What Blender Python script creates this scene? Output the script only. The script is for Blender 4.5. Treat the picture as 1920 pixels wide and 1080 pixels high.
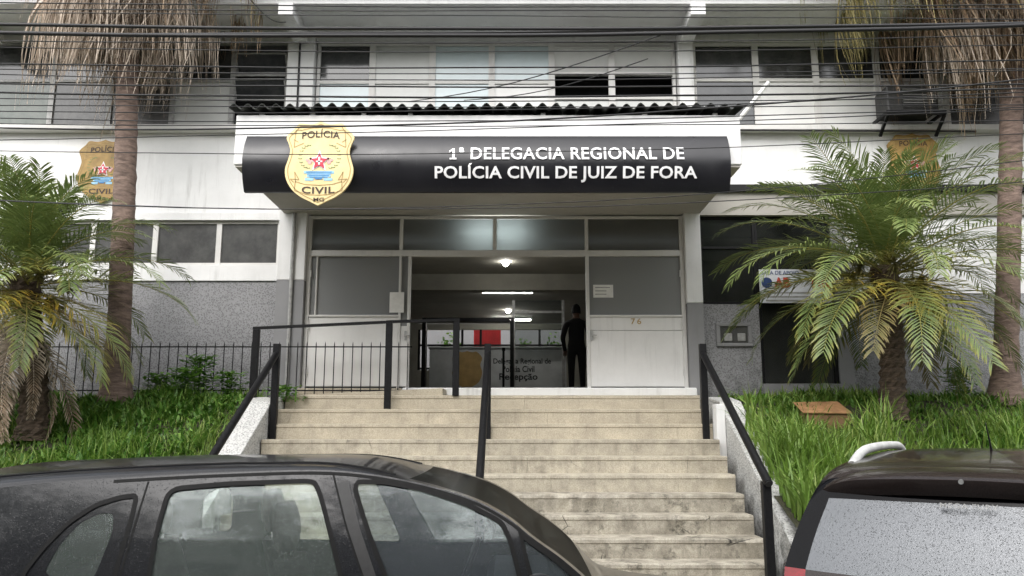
import bpy, bmesh, math, random
import numpy as np
from mathutils import Vector, Matrix
from mathutils.geometry import tessellate_polygon

for o in list(bpy.data.objects): bpy.data.objects.remove(o)
scene = bpy.context.scene
col = scene.collection
rad = math.radians
rnd = random.Random(7)

# ------------------------------------------------------------------ camera
EYE = 1.70
TILT = math.atan(260 / 1500)
cam_d = bpy.data.cameras.new('camera')
cam_d.sensor_width = 36.0
cam_d.lens = 1500 / 1920 * 36.0
cam_d.clip_start = 0.05
cam_d.clip_end = 600
cam = bpy.data.objects.new('camera', cam_d)
cam.location = (0, 0, EYE)
cam.rotation_euler = (math.pi / 2 + TILT, 0, 0)
col.objects.link(cam)
scene.camera = cam

# ------------------------------------------------------------------ sky and sun (overcast, wet day)
SUN_EL, SUN_AZ = 45, 200      # azimuth clockwise from +Y
world = bpy.data.worlds.new('World')
scene.world = world
world.use_nodes = True
wn, wl = world.node_tree.nodes, world.node_tree.links
wn.clear()
w_out = wn.new('ShaderNodeOutputWorld')
w_bg = wn.new('ShaderNodeBackground')
w_sky = wn.new('ShaderNodeTexSky')
w_sky.sky_type = 'NISHITA'
w_sky.sun_disc = False
w_sky.sun_elevation = rad(SUN_EL)
w_sky.sun_rotation = rad(SUN_AZ)
w_sky.air_density = 1.0
w_sky.dust_density = 3.0
w_hs = wn.new('ShaderNodeHueSaturation')
w_hs.inputs['Saturation'].default_value = 0.22
w_bg.inputs['Strength'].default_value = 0.15
wl.new(w_sky.outputs[0], w_hs.inputs['Color'])
wl.new(w_hs.outputs[0], w_bg.inputs['Color'])
wl.new(w_bg.outputs[0], w_out.inputs['Surface'])

sun_d = bpy.data.lights.new('sun', 'SUN')
sun_d.energy = 1.3
sun_d.angle = rad(120)
sun_d.color = (1.0, 0.97, 0.93)
sun = bpy.data.objects.new('sun', sun_d)
col.objects.link(sun)
sdir = Vector((math.sin(rad(SUN_AZ)) * math.cos(rad(SUN_EL)), math.cos(rad(SUN_AZ)) * math.cos(rad(SUN_EL)), math.sin(rad(SUN_EL))))
sun.rotation_euler = (-sdir).to_track_quat('-Z', 'Y').to_euler()
sun.location = (0, 0, 30)

scene.view_settings.view_transform = 'Standard'
scene.view_settings.look = 'None'
scene.view_settings.gamma = 1.0
scene.view_settings.exposure = 1.38
scene.render.engine = 'CYCLES'
scene.cycles.max_bounces = 7
scene.cycles.transparent_max_bounces = 16
scene.cycles.caustics_reflective = False
scene.cycles.caustics_refractive = False

# ------------------------------------------------------------------ measuring helpers
CT, ST = math.cos(TILT), math.sin(TILT)
def at(u, v, Y):
    """real position, at distance Y, of a point measured on the photograph"""
    x = (u - 960) / 1500; y = (540 - v) / 1500; f = CT - y * ST
    return (Y * x / f, EYE + Y * (ST + y * CT) / f)

# ------------------------------------------------------------------ materials
MATS = {}
class NT:
    def __init__(s, name):
        s.m = bpy.data.materials.new(name); s.m.use_nodes = True
        s.n = s.m.node_tree.nodes; s.l = s.m.node_tree.links
        s.n.clear()
        s.out = s.n.new('ShaderNodeOutputMaterial')
        s.p = s.n.new('ShaderNodeBsdfPrincipled')
        s.l.new(s.p.outputs[0], s.out.inputs['Surface'])
        s.co = s.n.new('ShaderNodeTexCoord')
    def coord(s, sc=(1, 1, 1)):
        mp = s.n.new('ShaderNodeMapping'); mp.inputs['Scale'].default_value = sc
        s.l.new(s.co.outputs['Object'], mp.inputs['Vector']); return mp.outputs[0]
    def noise(s, scale, detail=4, rough=.6, sc=(1, 1, 1)):
        t = s.n.new('ShaderNodeTexNoise'); t.inputs['Scale'].default_value = scale
        t.inputs['Detail'].default_value = detail; t.inputs['Roughness'].default_value = rough
        s.l.new(s.coord(sc), t.inputs['Vector']); return t.outputs['Fac']
    def voro(s, scale, feature='F1', sc=(1, 1, 1)):
        t = s.n.new('ShaderNodeTexVoronoi'); t.feature = feature; t.inputs['Scale'].default_value = scale
        s.l.new(s.coord(sc), t.inputs['Vector']); return t.outputs['Distance']
    def ramp(s, fac, a, b, ca=(0, 0, 0), cb=(1, 1, 1)):
        r = s.n.new('ShaderNodeValToRGB')
        r.color_ramp.elements[0].position = a; r.color_ramp.elements[1].position = b
        r.color_ramp.elements[0].color = (*ca, 1); r.color_ramp.elements[1].color = (*cb, 1)
        s.l.new(fac, r.inputs[0]); return r.outputs[0]
    def mix(s, fac, a, b, mode='MIX'):
        m = s.n.new('ShaderNodeMix'); m.data_type = 'RGBA'; m.blend_type = mode
        for k, x in ((0, fac), (6, a), (7, b)):
            if isinstance(x, (int, float)): m.inputs[k].default_value = x
            elif isinstance(x, tuple): m.inputs[k].default_value = (*x[:3], 1)
            else: s.l.new(x, m.inputs[k])
        return m.outputs[2]
    def math(s, op, a, b=0.0):
        m = s.n.new('ShaderNodeMath'); m.operation = op
        for k, x in ((0, a), (1, b)):
            if isinstance(x, (int, float)): m.inputs[k].default_value = x
            else: s.l.new(x, m.inputs[k])
        return m.outputs[0]
    def set(s, key, x):
        i = s.p.inputs[key]
        if isinstance(x, (int, float)): i.default_value = x
        elif isinstance(x, tuple): i.default_value = (*x[:3], 1)
        else: s.l.new(x, i)
    def bump(s, h, strength=.5, dist=.01):
        b = s.n.new('ShaderNodeBump'); b.inputs['Strength'].default_value = strength; b.inputs['Distance'].default_value = dist
        s.l.new(h, b.inputs['Height']); s.l.new(b.outputs[0], s.p.inputs['Normal']); return b.outputs[0]
    def attr(s, name):
        a = s.n.new('ShaderNodeAttribute'); a.attribute_name = name; return a
    def objrand(s):
        return s.n.new('ShaderNodeObjectInfo').outputs['Random']

def plain(name, c, rough=.6, var=.12, scale=6, bump=.0, bscale=80, metal=0.0, spec=.5):
    t = NT(name)
    n = t.noise(scale, 5)
    d = tuple(max(0, x * (1 - var * 1.6)) for x in c); e = tuple(min(1, x * (1 + var)) for x in c)
    t.set('Base Color', t.ramp(n, .3, .7, d, e))
    t.set('Roughness', rough); t.set('Metallic', metal); t.set('Specular IOR Level', spec)
    if bump: t.bump(t.noise(bscale, 3), bump, .004)
    MATS[name] = t.m
    return t.m

def painted_wall(name, c, dirt=.5, low=(.16, .15, .13)):
    t = NT(name)
    base = t.ramp(t.noise(1.6, 6, .65), .3, .72, tuple(x * .86 for x in c), c)
    streak = t.ramp(t.noise(3.0, 5, .7, (3.2, 3.2, .22)), .52, .80)
    blot = t.ramp(t.noise(.9, 4, .6), .42, .68)
    f = t.math('MULTIPLY', t.math('MULTIPLY', streak, blot), dirt)
    speck = t.ramp(t.noise(38, 3, .6), .66, .78)
    f2 = t.math('MULTIPLY', speck, .28 * dirt)
    t.set('Base Color', t.mix(f2, t.mix(f, base, low), tuple(x * .4 for x in low)))
    t.set('Roughness', .75)
    t.bump(t.noise(45, 4), .25, .006)
    MATS[name] = t.m
    return t.m

painted_wall('white_paint', (.80, .80, .79), .6)
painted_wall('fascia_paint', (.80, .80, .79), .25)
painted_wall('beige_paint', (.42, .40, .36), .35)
painted_wall('grey_paint', (.25, .25, .255), .4)
painted_wall('frame_paint', (.70, .69, .665), .4)
painted_wall('panel_paint', (.74, .73, .71), .4)

def pebble(name, c1, c2, dirt_z):
    t = NT(name)
    v = t.voro(44)
    n = t.noise(52, 2, .6)
    base = t.ramp(t.math('ADD', t.math('MULTIPLY', v, .9), t.math('MULTIPLY', n, .5)), .28, .78, c1, c2)
    big = t.ramp(t.noise(1.1, 5), .36, .7, (.86, .86, .86), (1.05, 1.05, 1.05))
    base = t.mix(1.0, base, big, 'MULTIPLY')
    sep = t.n.new('ShaderNodeSeparateXYZ'); t.l.new(t.co.outputs['Object'], sep.inputs[0])
    hz = t.math('ADD', sep.outputs[2], t.math('MULTIPLY', t.noise(2.2, 5), -.7))
    damp = t.math('MINIMUM', 1.0, t.math('MAXIMUM', 0.0, t.math('MULTIPLY', t.math('SUBTRACT', dirt_z + .45, hz), 1.4)))
    blob = t.math('MULTIPLY', damp, t.ramp(t.noise(9, 5), .35, .7))
    t.set('Base Color', t.mix(t.math('MULTIPLY', blob, .85), base, (.035, .037, .03)))
    t.set('Roughness', .9)
    h = t.math('ADD', t.math('MULTIPLY', v, -1.0), n)
    t.bump(h, .35, .012)
    MATS[name] = t.m
pebble('pebbledash', (.11, .11, .113), (.30, .30, .308), 1.95)
pebble('pebbledash_light', (.18, .18, .172), (.62, .62, .60), .45)

def concrete(name, c, worn):
    t = NT(name)
    base = t.ramp(t.noise(2.2, 7, .7), .28, .74, tuple(x * .66 for x in c), c)
    grain = t.ramp(t.noise(95, 3, .7), .3, .72, (.66, .64, .60), (1.18, 1.17, 1.14))
    base = t.mix(1.0, base, grain, 'MULTIPLY')
    patch = t.ramp(t.noise(5, 6, .75), .50 - .1 * worn, .74 - .1 * worn)
    base = t.mix(t.math('MULTIPLY', patch, .18 + .42 * worn), base, (.13, .115, .09))
    drip = t.ramp(t.noise(7, 5, .7, (1.6, 1.6, .18)), .54, .8)
    base = t.mix(t.math('MULTIPLY', drip, .3 + .3 * worn), base, (.07, .063, .05))
    moss = t.math('MULTIPLY', t.ramp(t.noise(3.1, 7, .78), .53, .64), .65 * max(0, worn - .35) / .65)
    base = t.mix(moss, base, (.022, .021, .014))
    cr = t.ramp(t.voro(2.1, 'DISTANCE_TO_EDGE', (1, 1, 1.3)), .004, .012, (1, 1, 1), (0, 0, 0))
    msk = t.ramp(t.noise(1.9, 3), .56, .64)
    t.set('Base Color', t.mix(t.math('MULTIPLY', t.math('MULTIPLY', cr, msk), worn), base, (.025, .022, .018)))
    t.set('Roughness', t.math('ADD', .55, t.math('MULTIPLY', patch, .25)))
    t.bump(t.noise(70, 5, .7), .5, .006)
    MATS[name] = t.m
concrete('step_upper', (.55, .495, .395), .2)
concrete('step_middle', (.55, .505, .415), .6)
concrete('step_lower', (.53, .495, .42), 1.15)
concrete('pavement', (.30, .29, .27), .5)
concrete('kerb', (.36, .35, .33), .5)
concrete('pole_concrete', (.34, .33, .31), .3)

def asphalt():
    t = NT('asphalt')
    g = t.ramp(t.noise(140, 3, .7), .3, .75, (.025, .025, .027), (.075, .075, .078))
    b = t.ramp(t.noise(.8, 5), .35, .7, (.75, .75, .75), (1.15, 1.15, 1.15))
    t.set('Base Color', t.mix(1.0, g, b, 'MULTIPLY'))
    t.set('Roughness', t.ramp(t.noise(1.1, 4), .35, .65, (.18, .18, .18), (.55, .55, .55)))
    t.bump(t.noise(150, 3), .5, .006); MATS['asphalt'] = t.m
asphalt()

def soil():
    t = NT('soil')
    t.set('Base Color', t.ramp(t.noise(6, 6), .3, .7, (.018, .022, .010), (.06, .055, .03)))
    t.set('Roughness', .95); t.bump(t.noise(20, 6), .8, .04); MATS['soil'] = t.m
soil()

plain('black_metal', (.007, .007, .008), .5, .35, 25, .2, 60, 0, .22)
plain('dark_metal', (.035, .035, .034), .5, .3, 18, .2)
plain('silver_metal', (.50, .50, .49), .38, .15, 20, 0, 1, .7)
plain('grey_metal', (.33, .33, .32), .5, .2, 14)
plain('rubber', (.006, .006, .006), .6, .2, 30, 0, 80, 0, .2)
plain('black_plastic', (.016, .016, .017), .45, .2, 30)
plain('black_glass', (.004, .004, .005), .12, .1, 20, 0, 1, 0, .12)
plain('seat_fabric', (.030, .030, .032), .85, .25, 40, .3)
plain('paper', (.74, .73, .70), .8, .06, 12)
plain('ink', (.02, .02, .02), .7, .1)
plain('sign_white', (.84, .84, .84), .5, .05)
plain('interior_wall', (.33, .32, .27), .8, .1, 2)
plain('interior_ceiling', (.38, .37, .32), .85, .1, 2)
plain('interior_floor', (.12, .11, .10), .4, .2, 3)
plain('desk_grey', (.50, .52, .52), .5, .1, 4)
plain('desk_text', (.012, .014, .013), .6, .1)
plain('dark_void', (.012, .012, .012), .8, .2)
plain('black_cloth', (.008, .008, .009), .85, .2, 20)
plain('skin', (.16, .09, .06), .6, .1)
plain('red_panel', (.62, .05, .05), .6, .12, 3)
plain('banner_white', (.66, .68, .72), .55, .08, 3)
plain('banner_red', (.50, .05, .03), .6, .1)
plain('banner_blue', (.02, .05, .16), .6, .1)
plain('gold', (.80, .64, .32), .45, .10, 5)
plain('gold_weathered', (.36, .225, .06), .5, .25, 6)
plain('gold_line', (.42, .28, .10), .5, .15)
plain('badge_ink', (.05, .028, .02), .6, .2)
plain('badge_red', (.55, .03, .06), .5, .15)
plain('badge_pink', (.70, .40, .38), .5, .15)
plain('badge_green', (.14, .24, .09), .6, .2)
plain('badge_blue', (.05, .22, .48), .5, .2)
plain('badge_sky', (.30, .55, .72), .5, .2)
plain('cardboard', (.36, .19, .085), .85, .2, 9, .3)
plain('cardboard_dark', (.20, .115, .055), .85, .25, 9, .3)
plain('wire_black', (.012, .012, .013), .6, .1)
plain('pvc_white', (.62, .62, .60), .45, .15, 9)
plain('ac_white', (.50, .50, .48), .5, .15, 7)
plain('red_lens', (.26, .004, .008), .12, .15, 30)
plain('white_lens', (.6, .6, .62), .12, .1, 30)
plain('tyre', (.014, .014, .014), .8, .2, 30, .4)
plain('bulb_holder', (.4, .4, .38), .6, .1)

def roof_fibre():
    t = NT('fibre_cement')
    t.set('Base Color', t.ramp(t.noise(4, 6, .7), .3, .75, (.012, .016, .014), (.060, .062, .056)))
    t.set('Roughness', .9); t.bump(t.noise(60, 4), .5, .008); MATS['fibre_cement'] = t.m
roof_fibre()

def sign_black():
    t = NT('sign_black')
    st = t.ramp(t.noise(5, 5, .7, (4, 4, .15)), .58, .82)
    t.set('Base Color', t.mix(t.math('MULTIPLY', st, .35), (.010, .010, .013), (.06, .06, .065)))
    t.set('Roughness', t.ramp(t.noise(3, 4), .3, .7, (.26, .26, .26), (.42, .42, .42)))
    MATS['sign_black'] = t.m
sign_black()

def pane(name, c, rough=.12, see=0.0, gloss=.5, dirt=.3):
    """window pane: tinted, dusty glass; see = how much one sees through it"""
    t = NT(name)
    d = t.math('MULTIPLY', t.ramp(t.noise(4, 6, .7), .4, .8), dirt)
    t.set('Base Color', t.mix(d, c, (.30, .30, .28)))
    t.set('Roughness', rough); t.set('Specular IOR Level', gloss)
    t.bump(t.noise(1.3, 2), .06, .02)
    if see > 0:
        tr = t.n.new('ShaderNodeBsdfTransparent'); tr.inputs[0].default_value = (.93, .96, .95, 1)
        mx = t.n.new('ShaderNodeMixShader')
        fr = t.n.new('ShaderNodeFresnel'); fr.inputs['IOR'].default_value = 1.5
        k = t.math('SUBTRACT', see, t.math('MULTIPLY', fr.outputs[0], see))
        t.l.new(k, mx.inputs[0]); t.l.new(t.p.outputs[0], mx.inputs[1]); t.l.new(tr.outputs[0], mx.inputs[2])
        t.l.new(mx.outputs[0], t.out.inputs['Surface'])
    MATS[name] = t.m
pane('pane_dark', (.020, .022, .023), .10, 0, .7, .15)
pane('pane_grey', (.060, .060, .060), .22, 0, .5, .25)
pane('pane_green', (.10, .12, .105), .2, 0, .5, .3)
pane('pane_pale', (.56, .57, .55), .25, 0, .5, .25)
pane('pane_blue', (.54, .63, .65), .18, 0, .6, .15)
pane('pane_white', (.70, .70, .68), .25, 0, .5, .2)
pane('pane_frosted', (.28, .285, .285), .25, .25, .5, .2)
pane('pane_clear', (.04, .042, .042), .06, .72, .6, .1)

def pane_transom():
    t = NT('pane_transom')      # ribbed frosted glass: the lamp behind shows as a soft patch
    t.set('Base Color', (.17, .165, .155)); t.set('Roughness', .3)
    t.bump(t.noise(30, 2, .5, (.05, 1, 3)), .15, .01)
    tl = t.n.new('ShaderNodeBsdfTranslucent'); tl.inputs[0].default_value = (.75, .80, .80, 1)
    mx = t.n.new('ShaderNodeMixShader'); mx.inputs[0].default_value = .45
    t.l.new(t.p.outputs[0], mx.inputs[1]); t.l.new(tl.outputs[0], mx.inputs[2])
    t.l.new(mx.outputs[0], t.out.inputs['Surface']); MATS['pane_transom'] = t.m
pane_transom()

def emit(name, c, s):
    t = NT(name); t.set('Base Color', c); t.set('Emission Color', c); t.set('Emission Strength', s); MATS[name] = t.m
emit('tube_light', (1, .98, .93), 26.0)
emit('bulb_light', (1, .97, .9), 30.0)
emit('panel_light', (.95, 1, 1), 4.0)

def carpaint(name, c, flake, rough=.24):
    t = NT(name)
    dots = t.ramp(t.voro(105), .10, .30, (1, 1, 1), (0, 0, 0))
    msk = t.ramp(t.noise(60, 2), .42, .6)
    drop = t.math('MULTIPLY', dots, msk)
    t.set('Base Color', t.ramp(t.noise(220, 2), .3, .7, c, flake))
    t.set('Metallic', .12); t.set('Roughness', rough); t.set('Specular IOR Level', .12)
    t.set('Coat Weight', .55); t.set('Coat IOR', 1.42); t.set('Coat Roughness', .06)
    b = t.bump(drop, .2, .003); t.l.new(b, t.p.inputs['Coat Normal'])
    MATS[name] = t.m
carpaint('paint_graphite', (.006, .0065, .008), (.020, .021, .025), .32)
carpaint('paint_brown', (.018, .0135, .0125), (.042, .032, .029))

def carglass(name, see, tint, wet, base=(.02, .022, .022), refl=(.75, .83, .84)):
    t = NT(name)
    dots = t.ramp(t.voro(115), .08, .34, (1, 1, 1), (0, 0, 0))
    msk = t.ramp(t.noise(70, 2), .40, .58)
    drop = t.math('MULTIPLY', dots, msk)
    fine = t.noise(110, 3, .7)
    gl = t.n.new('ShaderNodeBsdfGlossy'); gl.inputs['Roughness'].default_value = .015 + .10 * wet
    gl.inputs['Color'].default_value = (*refl, 1)
    b = t.n.new('ShaderNodeBump'); b.inputs['Strength'].default_value = .06 + .94 * wet; b.inputs['Distance'].default_value = .003
    t.l.new(t.math('ADD', drop, t.math('MULTIPLY', fine, wet)), b.inputs['Height']); t.l.new(b.outputs[0], gl.inputs['Normal'])
    tr = t.n.new('ShaderNodeBsdfTransparent'); tr.inputs[0].default_value = (*tint, 1)
    t.set('Base Color', base); t.set('Roughness', .3)
    m1 = t.n.new('ShaderNodeMixShader'); m1.inputs[0].default_value = see
    t.l.new(t.p.outputs[0], m1.inputs[1]); t.l.new(tr.outputs[0], m1.inputs[2])
    lw = t.n.new('ShaderNodeFresnel'); lw.inputs['IOR'].default_value = 1.42 + .75 * wet
    m2 = t.n.new('ShaderNodeMixShader')
    t.l.new(lw.outputs[0], m2.inputs[0])
    t.l.new(m1.outputs[0], m2.inputs[1]); t.l.new(gl.outputs[0], m2.inputs[2])
    t.l.new(m2.outputs[0], t.out.inputs['Surface']); MATS[name] = t.m
carglass('car_glass', .74, (.90, .97, .94), .12, (.21, .245, .23))
carglass('car_glass_front', .62, (.66, .75, .80), .1, (.085, .10, .115))
carglass('car_glass_wet', .3, (.3, .32, .33), .75, (.085, .09, .095), (.66, .69, .73))
carglass('windscreen_glass', .6, (.2, .22, .23), .0, (.006, .006, .006), (.07, .075, .08))

def leaf(name, greens, dry, trans=.25, rough=.5):
    t = NT(name)
    a = t.attr('tint'); r = t.objrand()
    g = t.mix(t.math('MULTIPLY', r, 1.0), greens[0], greens[1])
    g = t.mix(t.ramp(t.noise(9, 3), .35, .7), g, greens[2])
    pat = t.ramp(t.noise(1.7, 4, .7), .3, .72, (.55, .6, .5), (1.25, 1.2, 1.1))
    g = t.mix(1.0, g, pat, 'MULTIPLY')
    c = t.mix(a.outputs['Fac'], g, dry)
    t.set('Base Color', c); t.set('Roughness', rough); t.set('Specular IOR Level', .4)
    tl = t.n.new('ShaderNodeBsdfTranslucent'); t.l.new(c, tl.inputs[0])
    mx = t.n.new('ShaderNodeMixShader'); mx.inputs[0].default_value = trans
    t.l.new(t.p.outputs[0], mx.inputs[1]); t.l.new(tl.outputs[0], mx.inputs[2])
    t.l.new(mx.outputs[0], t.out.inputs['Surface']); MATS[name] = t.m
leaf('palm_leaf', ((.125, .185, .06), (.24, .30, .115), (.19, .26, .095)), (.66, .42, .05), .22, .34)
leaf('palm_leaf_old', ((.15, .15, .06), (.26, .22, .09), (.20, .19, .09)), (.50, .34, .14), .25)
leaf('dead_leaf', ((.20, .14, .10), (.42, .31, .24), (.10, .07, .05)), (.70, .60, .50), .12, .8)
leaf('dead_leaf_brown', ((.17, .10, .06), (.32, .20, .12), (.10, .06, .04)), (.50, .38, .26), .12, .8)
leaf('hanging_green', ((.13, .14, .05), (.24, .21, .09), (.17, .17, .06)), (.42, .34, .15), .2, .6)
leaf('grass_blade', ((.095, .19, .03), (.185, .31, .055), (.145, .26, .045)), (.38, .44, .13), .3, .45)
leaf('weed_leaf', ((.06, .165, .025), (.11, .25, .04), (.075, .19, .025)), (.26, .42, .08), .3, .5)

def bark(name, c1, c2, ring):
    t = NT(name)
    n = t.noise(ring, 5, .65, (.6, .6, 2.2))
    t.set('Base Color', t.ramp(n, .3, .72, c1, c2)); t.set('Roughness', .9)
    t.bump(n, .8, .03); MATS[name] = t.m
bark('palm_bark', (.075, .052, .042), (.26, .185, .15), 9)
bark('date_bark', (.03, .022, .016), (.13, .09, .06), 20)

# ------------------------------------------------------------------ object helpers
def link(name, me, mat, parent=None):
    o = bpy.data.objects.new(name, me); col.objects.link(o)
    if mat: me.materials.append(MATS[mat])
    if parent: o.parent = parent
    return o
def wloc(p):
    v = Vector((0, 0, 0))
    while p: v += p.location; p = p.parent
    return v
def tag(o, label=None, cat=None, group=None, kind=None):
    if label: o['label'] = label
    if cat: o['category'] = cat
    if group: o['group'] = group
    if kind: o['kind'] = kind
    return o
def empty(name, loc, label=None, cat=None, group=None):
    o = bpy.data.objects.new(name, None); o.empty_display_size = .2; o.location = loc; col.objects.link(o)
    return tag(o, label, cat, group)
def copy_tree(o, parent=None):
    c = o.copy(); col.objects.link(c)
    if parent: c.parent = parent
    for ch in o.children: copy_tree(ch, c)
    return c

class MB:
    def __init__(s): s.v = []; s.f = []
    def add(s, vs, fs):
        k = len(s.v); s.v += [tuple(p) for p in vs]; s.f += [tuple(i + k for i in f) for f in fs]; return s
    def box(s, x0, x1, y0, y1, z0, z1):
        x0, x1 = sorted((x0, x1)); y0, y1 = sorted((y0, y1)); z0, z1 = sorted((z0, z1))
        return s.add([(x0, y0, z0), (x1, y0, z0), (x1, y1, z0), (x0, y1, z0), (x0, y0, z1), (x1, y0, z1), (x1, y1, z1), (x0, y1, z1)],
                     [(3, 2, 1, 0), (4, 5, 6, 7), (0, 1, 5, 4), (1, 2, 6, 5), (2, 3, 7, 6), (3, 0, 4, 7)])
    def tube(s, pts, r, n=8, cap=True):
        pts = [Vector(p) for p in pts]; rs = r if isinstance(r, (list, tuple)) else [r] * len(pts)
        k = len(s.v); up = Vector((0, 0, 1))
        for i, p in enumerate(pts):
            d = (pts[min(i + 1, len(pts) - 1)] - pts[max(i - 1, 0)]).normalized()
            a = d.cross(up)
            if a.length < .05: a = d.cross(Vector((1, 0, 0)))
            a.normalize(); b = a.cross(d)
            for j in range(n):
                t = 2 * math.pi * j / n
                s.v.append(tuple(p + a * math.cos(t) * rs[i] + b * math.sin(t) * rs[i]))
        for i in range(len(pts) - 1):
            for j in range(n):
                j2 = (j + 1) % n
                s.f.append((k + i * n + j, k + i * n + j2, k + (i + 1) * n + j2, k + (i + 1) * n + j))
        if cap:
            s.f.append(tuple(k + j for j in reversed(range(n)))); e = k + (len(pts) - 1) * n
            s.f.append(tuple(e + j for j in range(n)))
        return s
    def bar(s, a, b, w, h=None):
        """square bar from a to b"""
        h = h or w; a, b = Vector(a), Vector(b); d = (b - a).normalized()
        x = d.cross(Vector((0, 0, 1)))
        if x.length < .05: x = Vector((1, 0, 0))
        x.normalize(); y = x.cross(d)
        vs = [p + x * sx * w / 2 + y * sy * h / 2 for p in (a, b) for sx, sy in ((-1, -1), (1, -1), (1, 1), (-1, 1))]
        return s.add(vs, [(3, 2, 1, 0), (4, 5, 6, 7), (0, 1, 5, 4), (1, 2, 6, 5), (2, 3, 7, 6), (3, 0, 4, 7)])
    def prism_y(s, poly, y0, y1):
        """outline in x,z, thickness along y (front at y0)"""
        n = len(poly); k = len(s.v)
        s.v += [(x, y0, z) for x, z in poly] + [(x, y1, z) for x, z in poly]
        for t in tessellate_polygon([[Vector((x, z, 0)) for x, z in poly]]):
            s.f.append(tuple(k + i for i in t)); s.f.append(tuple(k + n + i for i in reversed(t)))
        for i in range(n):
            j = (i + 1) % n; s.f.append((k + i, k + j, k + n + j, k + n + i))
        return s
    def prism_x(s, poly, x0, x1):
        """outline in y,z, thickness along x"""
        n = len(poly); k = len(s.v)
        s.v += [(x0, y, z) for y, z in poly] + [(x1, y, z) for y, z in poly]
        for t in tessellate_polygon([[Vector((y, z, 0)) for y, z in poly]]):
            s.f.append(tuple(k + i for i in t)); s.f.append(tuple(k + n + i for i in reversed(t)))
        for i in range(n):
            j = (i + 1) % n; s.f.append((k + i, k + j, k + n + j, k + n + i))
        return s
    def grid(s, rows, close=False):
        k = len(s.v); n = len(rows[0])
        for r in rows: s.v += [tuple(p) for p in r]
        for i in range(len(rows) - 1):
            for j in range(n if close else n - 1):
                j2 = (j + 1) % n
                s.f.append((k + i * n + j, k + i * n + j2, k + (i + 1) * n + j2, k + (i + 1) * n + j))
        return s
    def build(s, name, mat, parent=None, smooth=False, bevel=0, seg=1, fix=True):
        off = wloc(parent) if parent else Vector((0, 0, 0))
        me = bpy.data.meshes.new(name)
        me.from_pydata([(p[0] - off.x, p[1] - off.y, p[2] - off.z) for p in s.v], [], s.f)
        if bevel or fix:
            bm = bmesh.new(); bm.from_mesh(me)
            if fix: bmesh.ops.recalc_face_normals(bm, faces=bm.faces)
            if bevel:
                es = [e for e in bm.edges if len(e.link_faces) == 2 and e.calc_face_angle(0) > .5]
                bmesh.ops.bevel(bm, geom=es, offset=bevel, segments=seg, affect='EDGES', profile=.6)
            bm.to_mesh(me); bm.free()
        if smooth:
            me.polygons.foreach_set('use_smooth', [True] * len(me.polygons))
            if smooth != 'all': me.set_sharp_from_angle(angle=rad(38))
        return link(name, me, mat, parent)

def bx(name, mat, parent, x0, x1, y0, y1, z0, z1, bevel=0):
    return MB().box(x0, x1, y0, y1, z0, z1).build(name, mat, parent, bevel=bevel)

def smooth_poly(pts, closed=True, n=5):
    out = []; m = len(pts)
    for i in range(m if closed else m - 1):
        p0 = pts[(i - 1) % m] if closed or i else pts[0]; p1 = pts[i]; p2 = pts[(i + 1) % m]
        p3 = pts[(i + 2) % m] if closed or i + 2 < m else pts[-1]
        for k in range(n):
            t = k / n
            out.append(tuple(.5 * (2 * b + (c - a) * t + (2 * a - 5 * b + 4 * c - d) * t * t + (3 * b - a - 3 * c + d) * t ** 3) for a, b, c, d in zip(p0, p1, p2, p3)))
    if not closed: out.append(tuple(pts[-1]))
    return out

def text_data(body, bold=0.0, spacing=1.0):
    """triangulated flat lettering, x right, y up, fitted to the unit box 0..1 in both"""
    cu = bpy.data.curves.new('lettering', 'FONT'); cu.body = body; cu.offset = bold; cu.resolution_u = 3; cu.space_character = spacing
    ob = bpy.data.objects.new('lettering', cu); col.objects.link(ob)
    dg = bpy.context.evaluated_depsgraph_get(); me = bpy.data.meshes.new_from_object(ob.evaluated_get(dg))
    v = np.array([p.co[:2] for p in me.vertices]); f = [tuple(p.vertices) for p in me.polygons]
    bpy.data.objects.remove(ob); bpy.data.curves.remove(cu); bpy.data.meshes.remove(me)
    mn, mx = v.min(0), v.max(0)
    return (v - mn) / (mx - mn), f
def lettering(name, body, mat, parent, mapf, bold=.0, spacing=1.0, thick=.006):
    """mapf(a, b, proud) -> world position for a,b in 0..1"""
    v, f = text_data(body, bold, spacing)
    m = MB(); m.add([mapf(a, b, thick) for a, b in v], f)
    return m.build(name, mat, parent, fix=False)

# ================================================================== THE SETTING
tag(bx('road', 'asphalt', None, -60, 60, -60, 5.9, -.3, 0), kind='structure')
tag(bx('kerb', 'kerb', None, -60, 60, 5.9, 6.05, -.3, .12), kind='structure')
tag(bx('pavement', 'pavement', None, -60, 60, 6.054, 13, -.3, .116), kind='structure')

SX0, SX1 = -3.09, 2.56          # staircase sides
WY = 12.0                       # wall plane
LAND = 2.123                    # landing height
def ground_z(y):
    if y > 11.0: return 2.08
    return max(.75, 2.08 - .45 * (11.0 - y))
def garden(name, x0, x1):
    m = MB(); rows = []
    for j in range(15):
        y = 7.9 + 4.1 * j / 14
        rows.append([(x0 + (x1 - x0) * i / 20, y, ground_z(y) - .03 + .03 * math.sin(i * 2.1 + j * 1.3)) for i in range(21)])
    m.grid(rows)
    return tag(m.build(name, 'soil', None, smooth='all'), kind='structure')
garden('garden_slope', -14, SX0 - .10)
garden('garden_slope', SX1 + .18, 14)
for x0, x1 in ((-14, SX0 - .42), (SX1 + .42, 14)):
    o = bx('retaining_wall', 'pebbledash_light', None, x0, x1, 7.70, 7.9, .1, .80, .01)
    tag(o, 'low rough retaining wall below the garden with the cardboard box' if x0 > 0 else 'low rough retaining wall below the garden with the spiked fence', 'wall')

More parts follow.
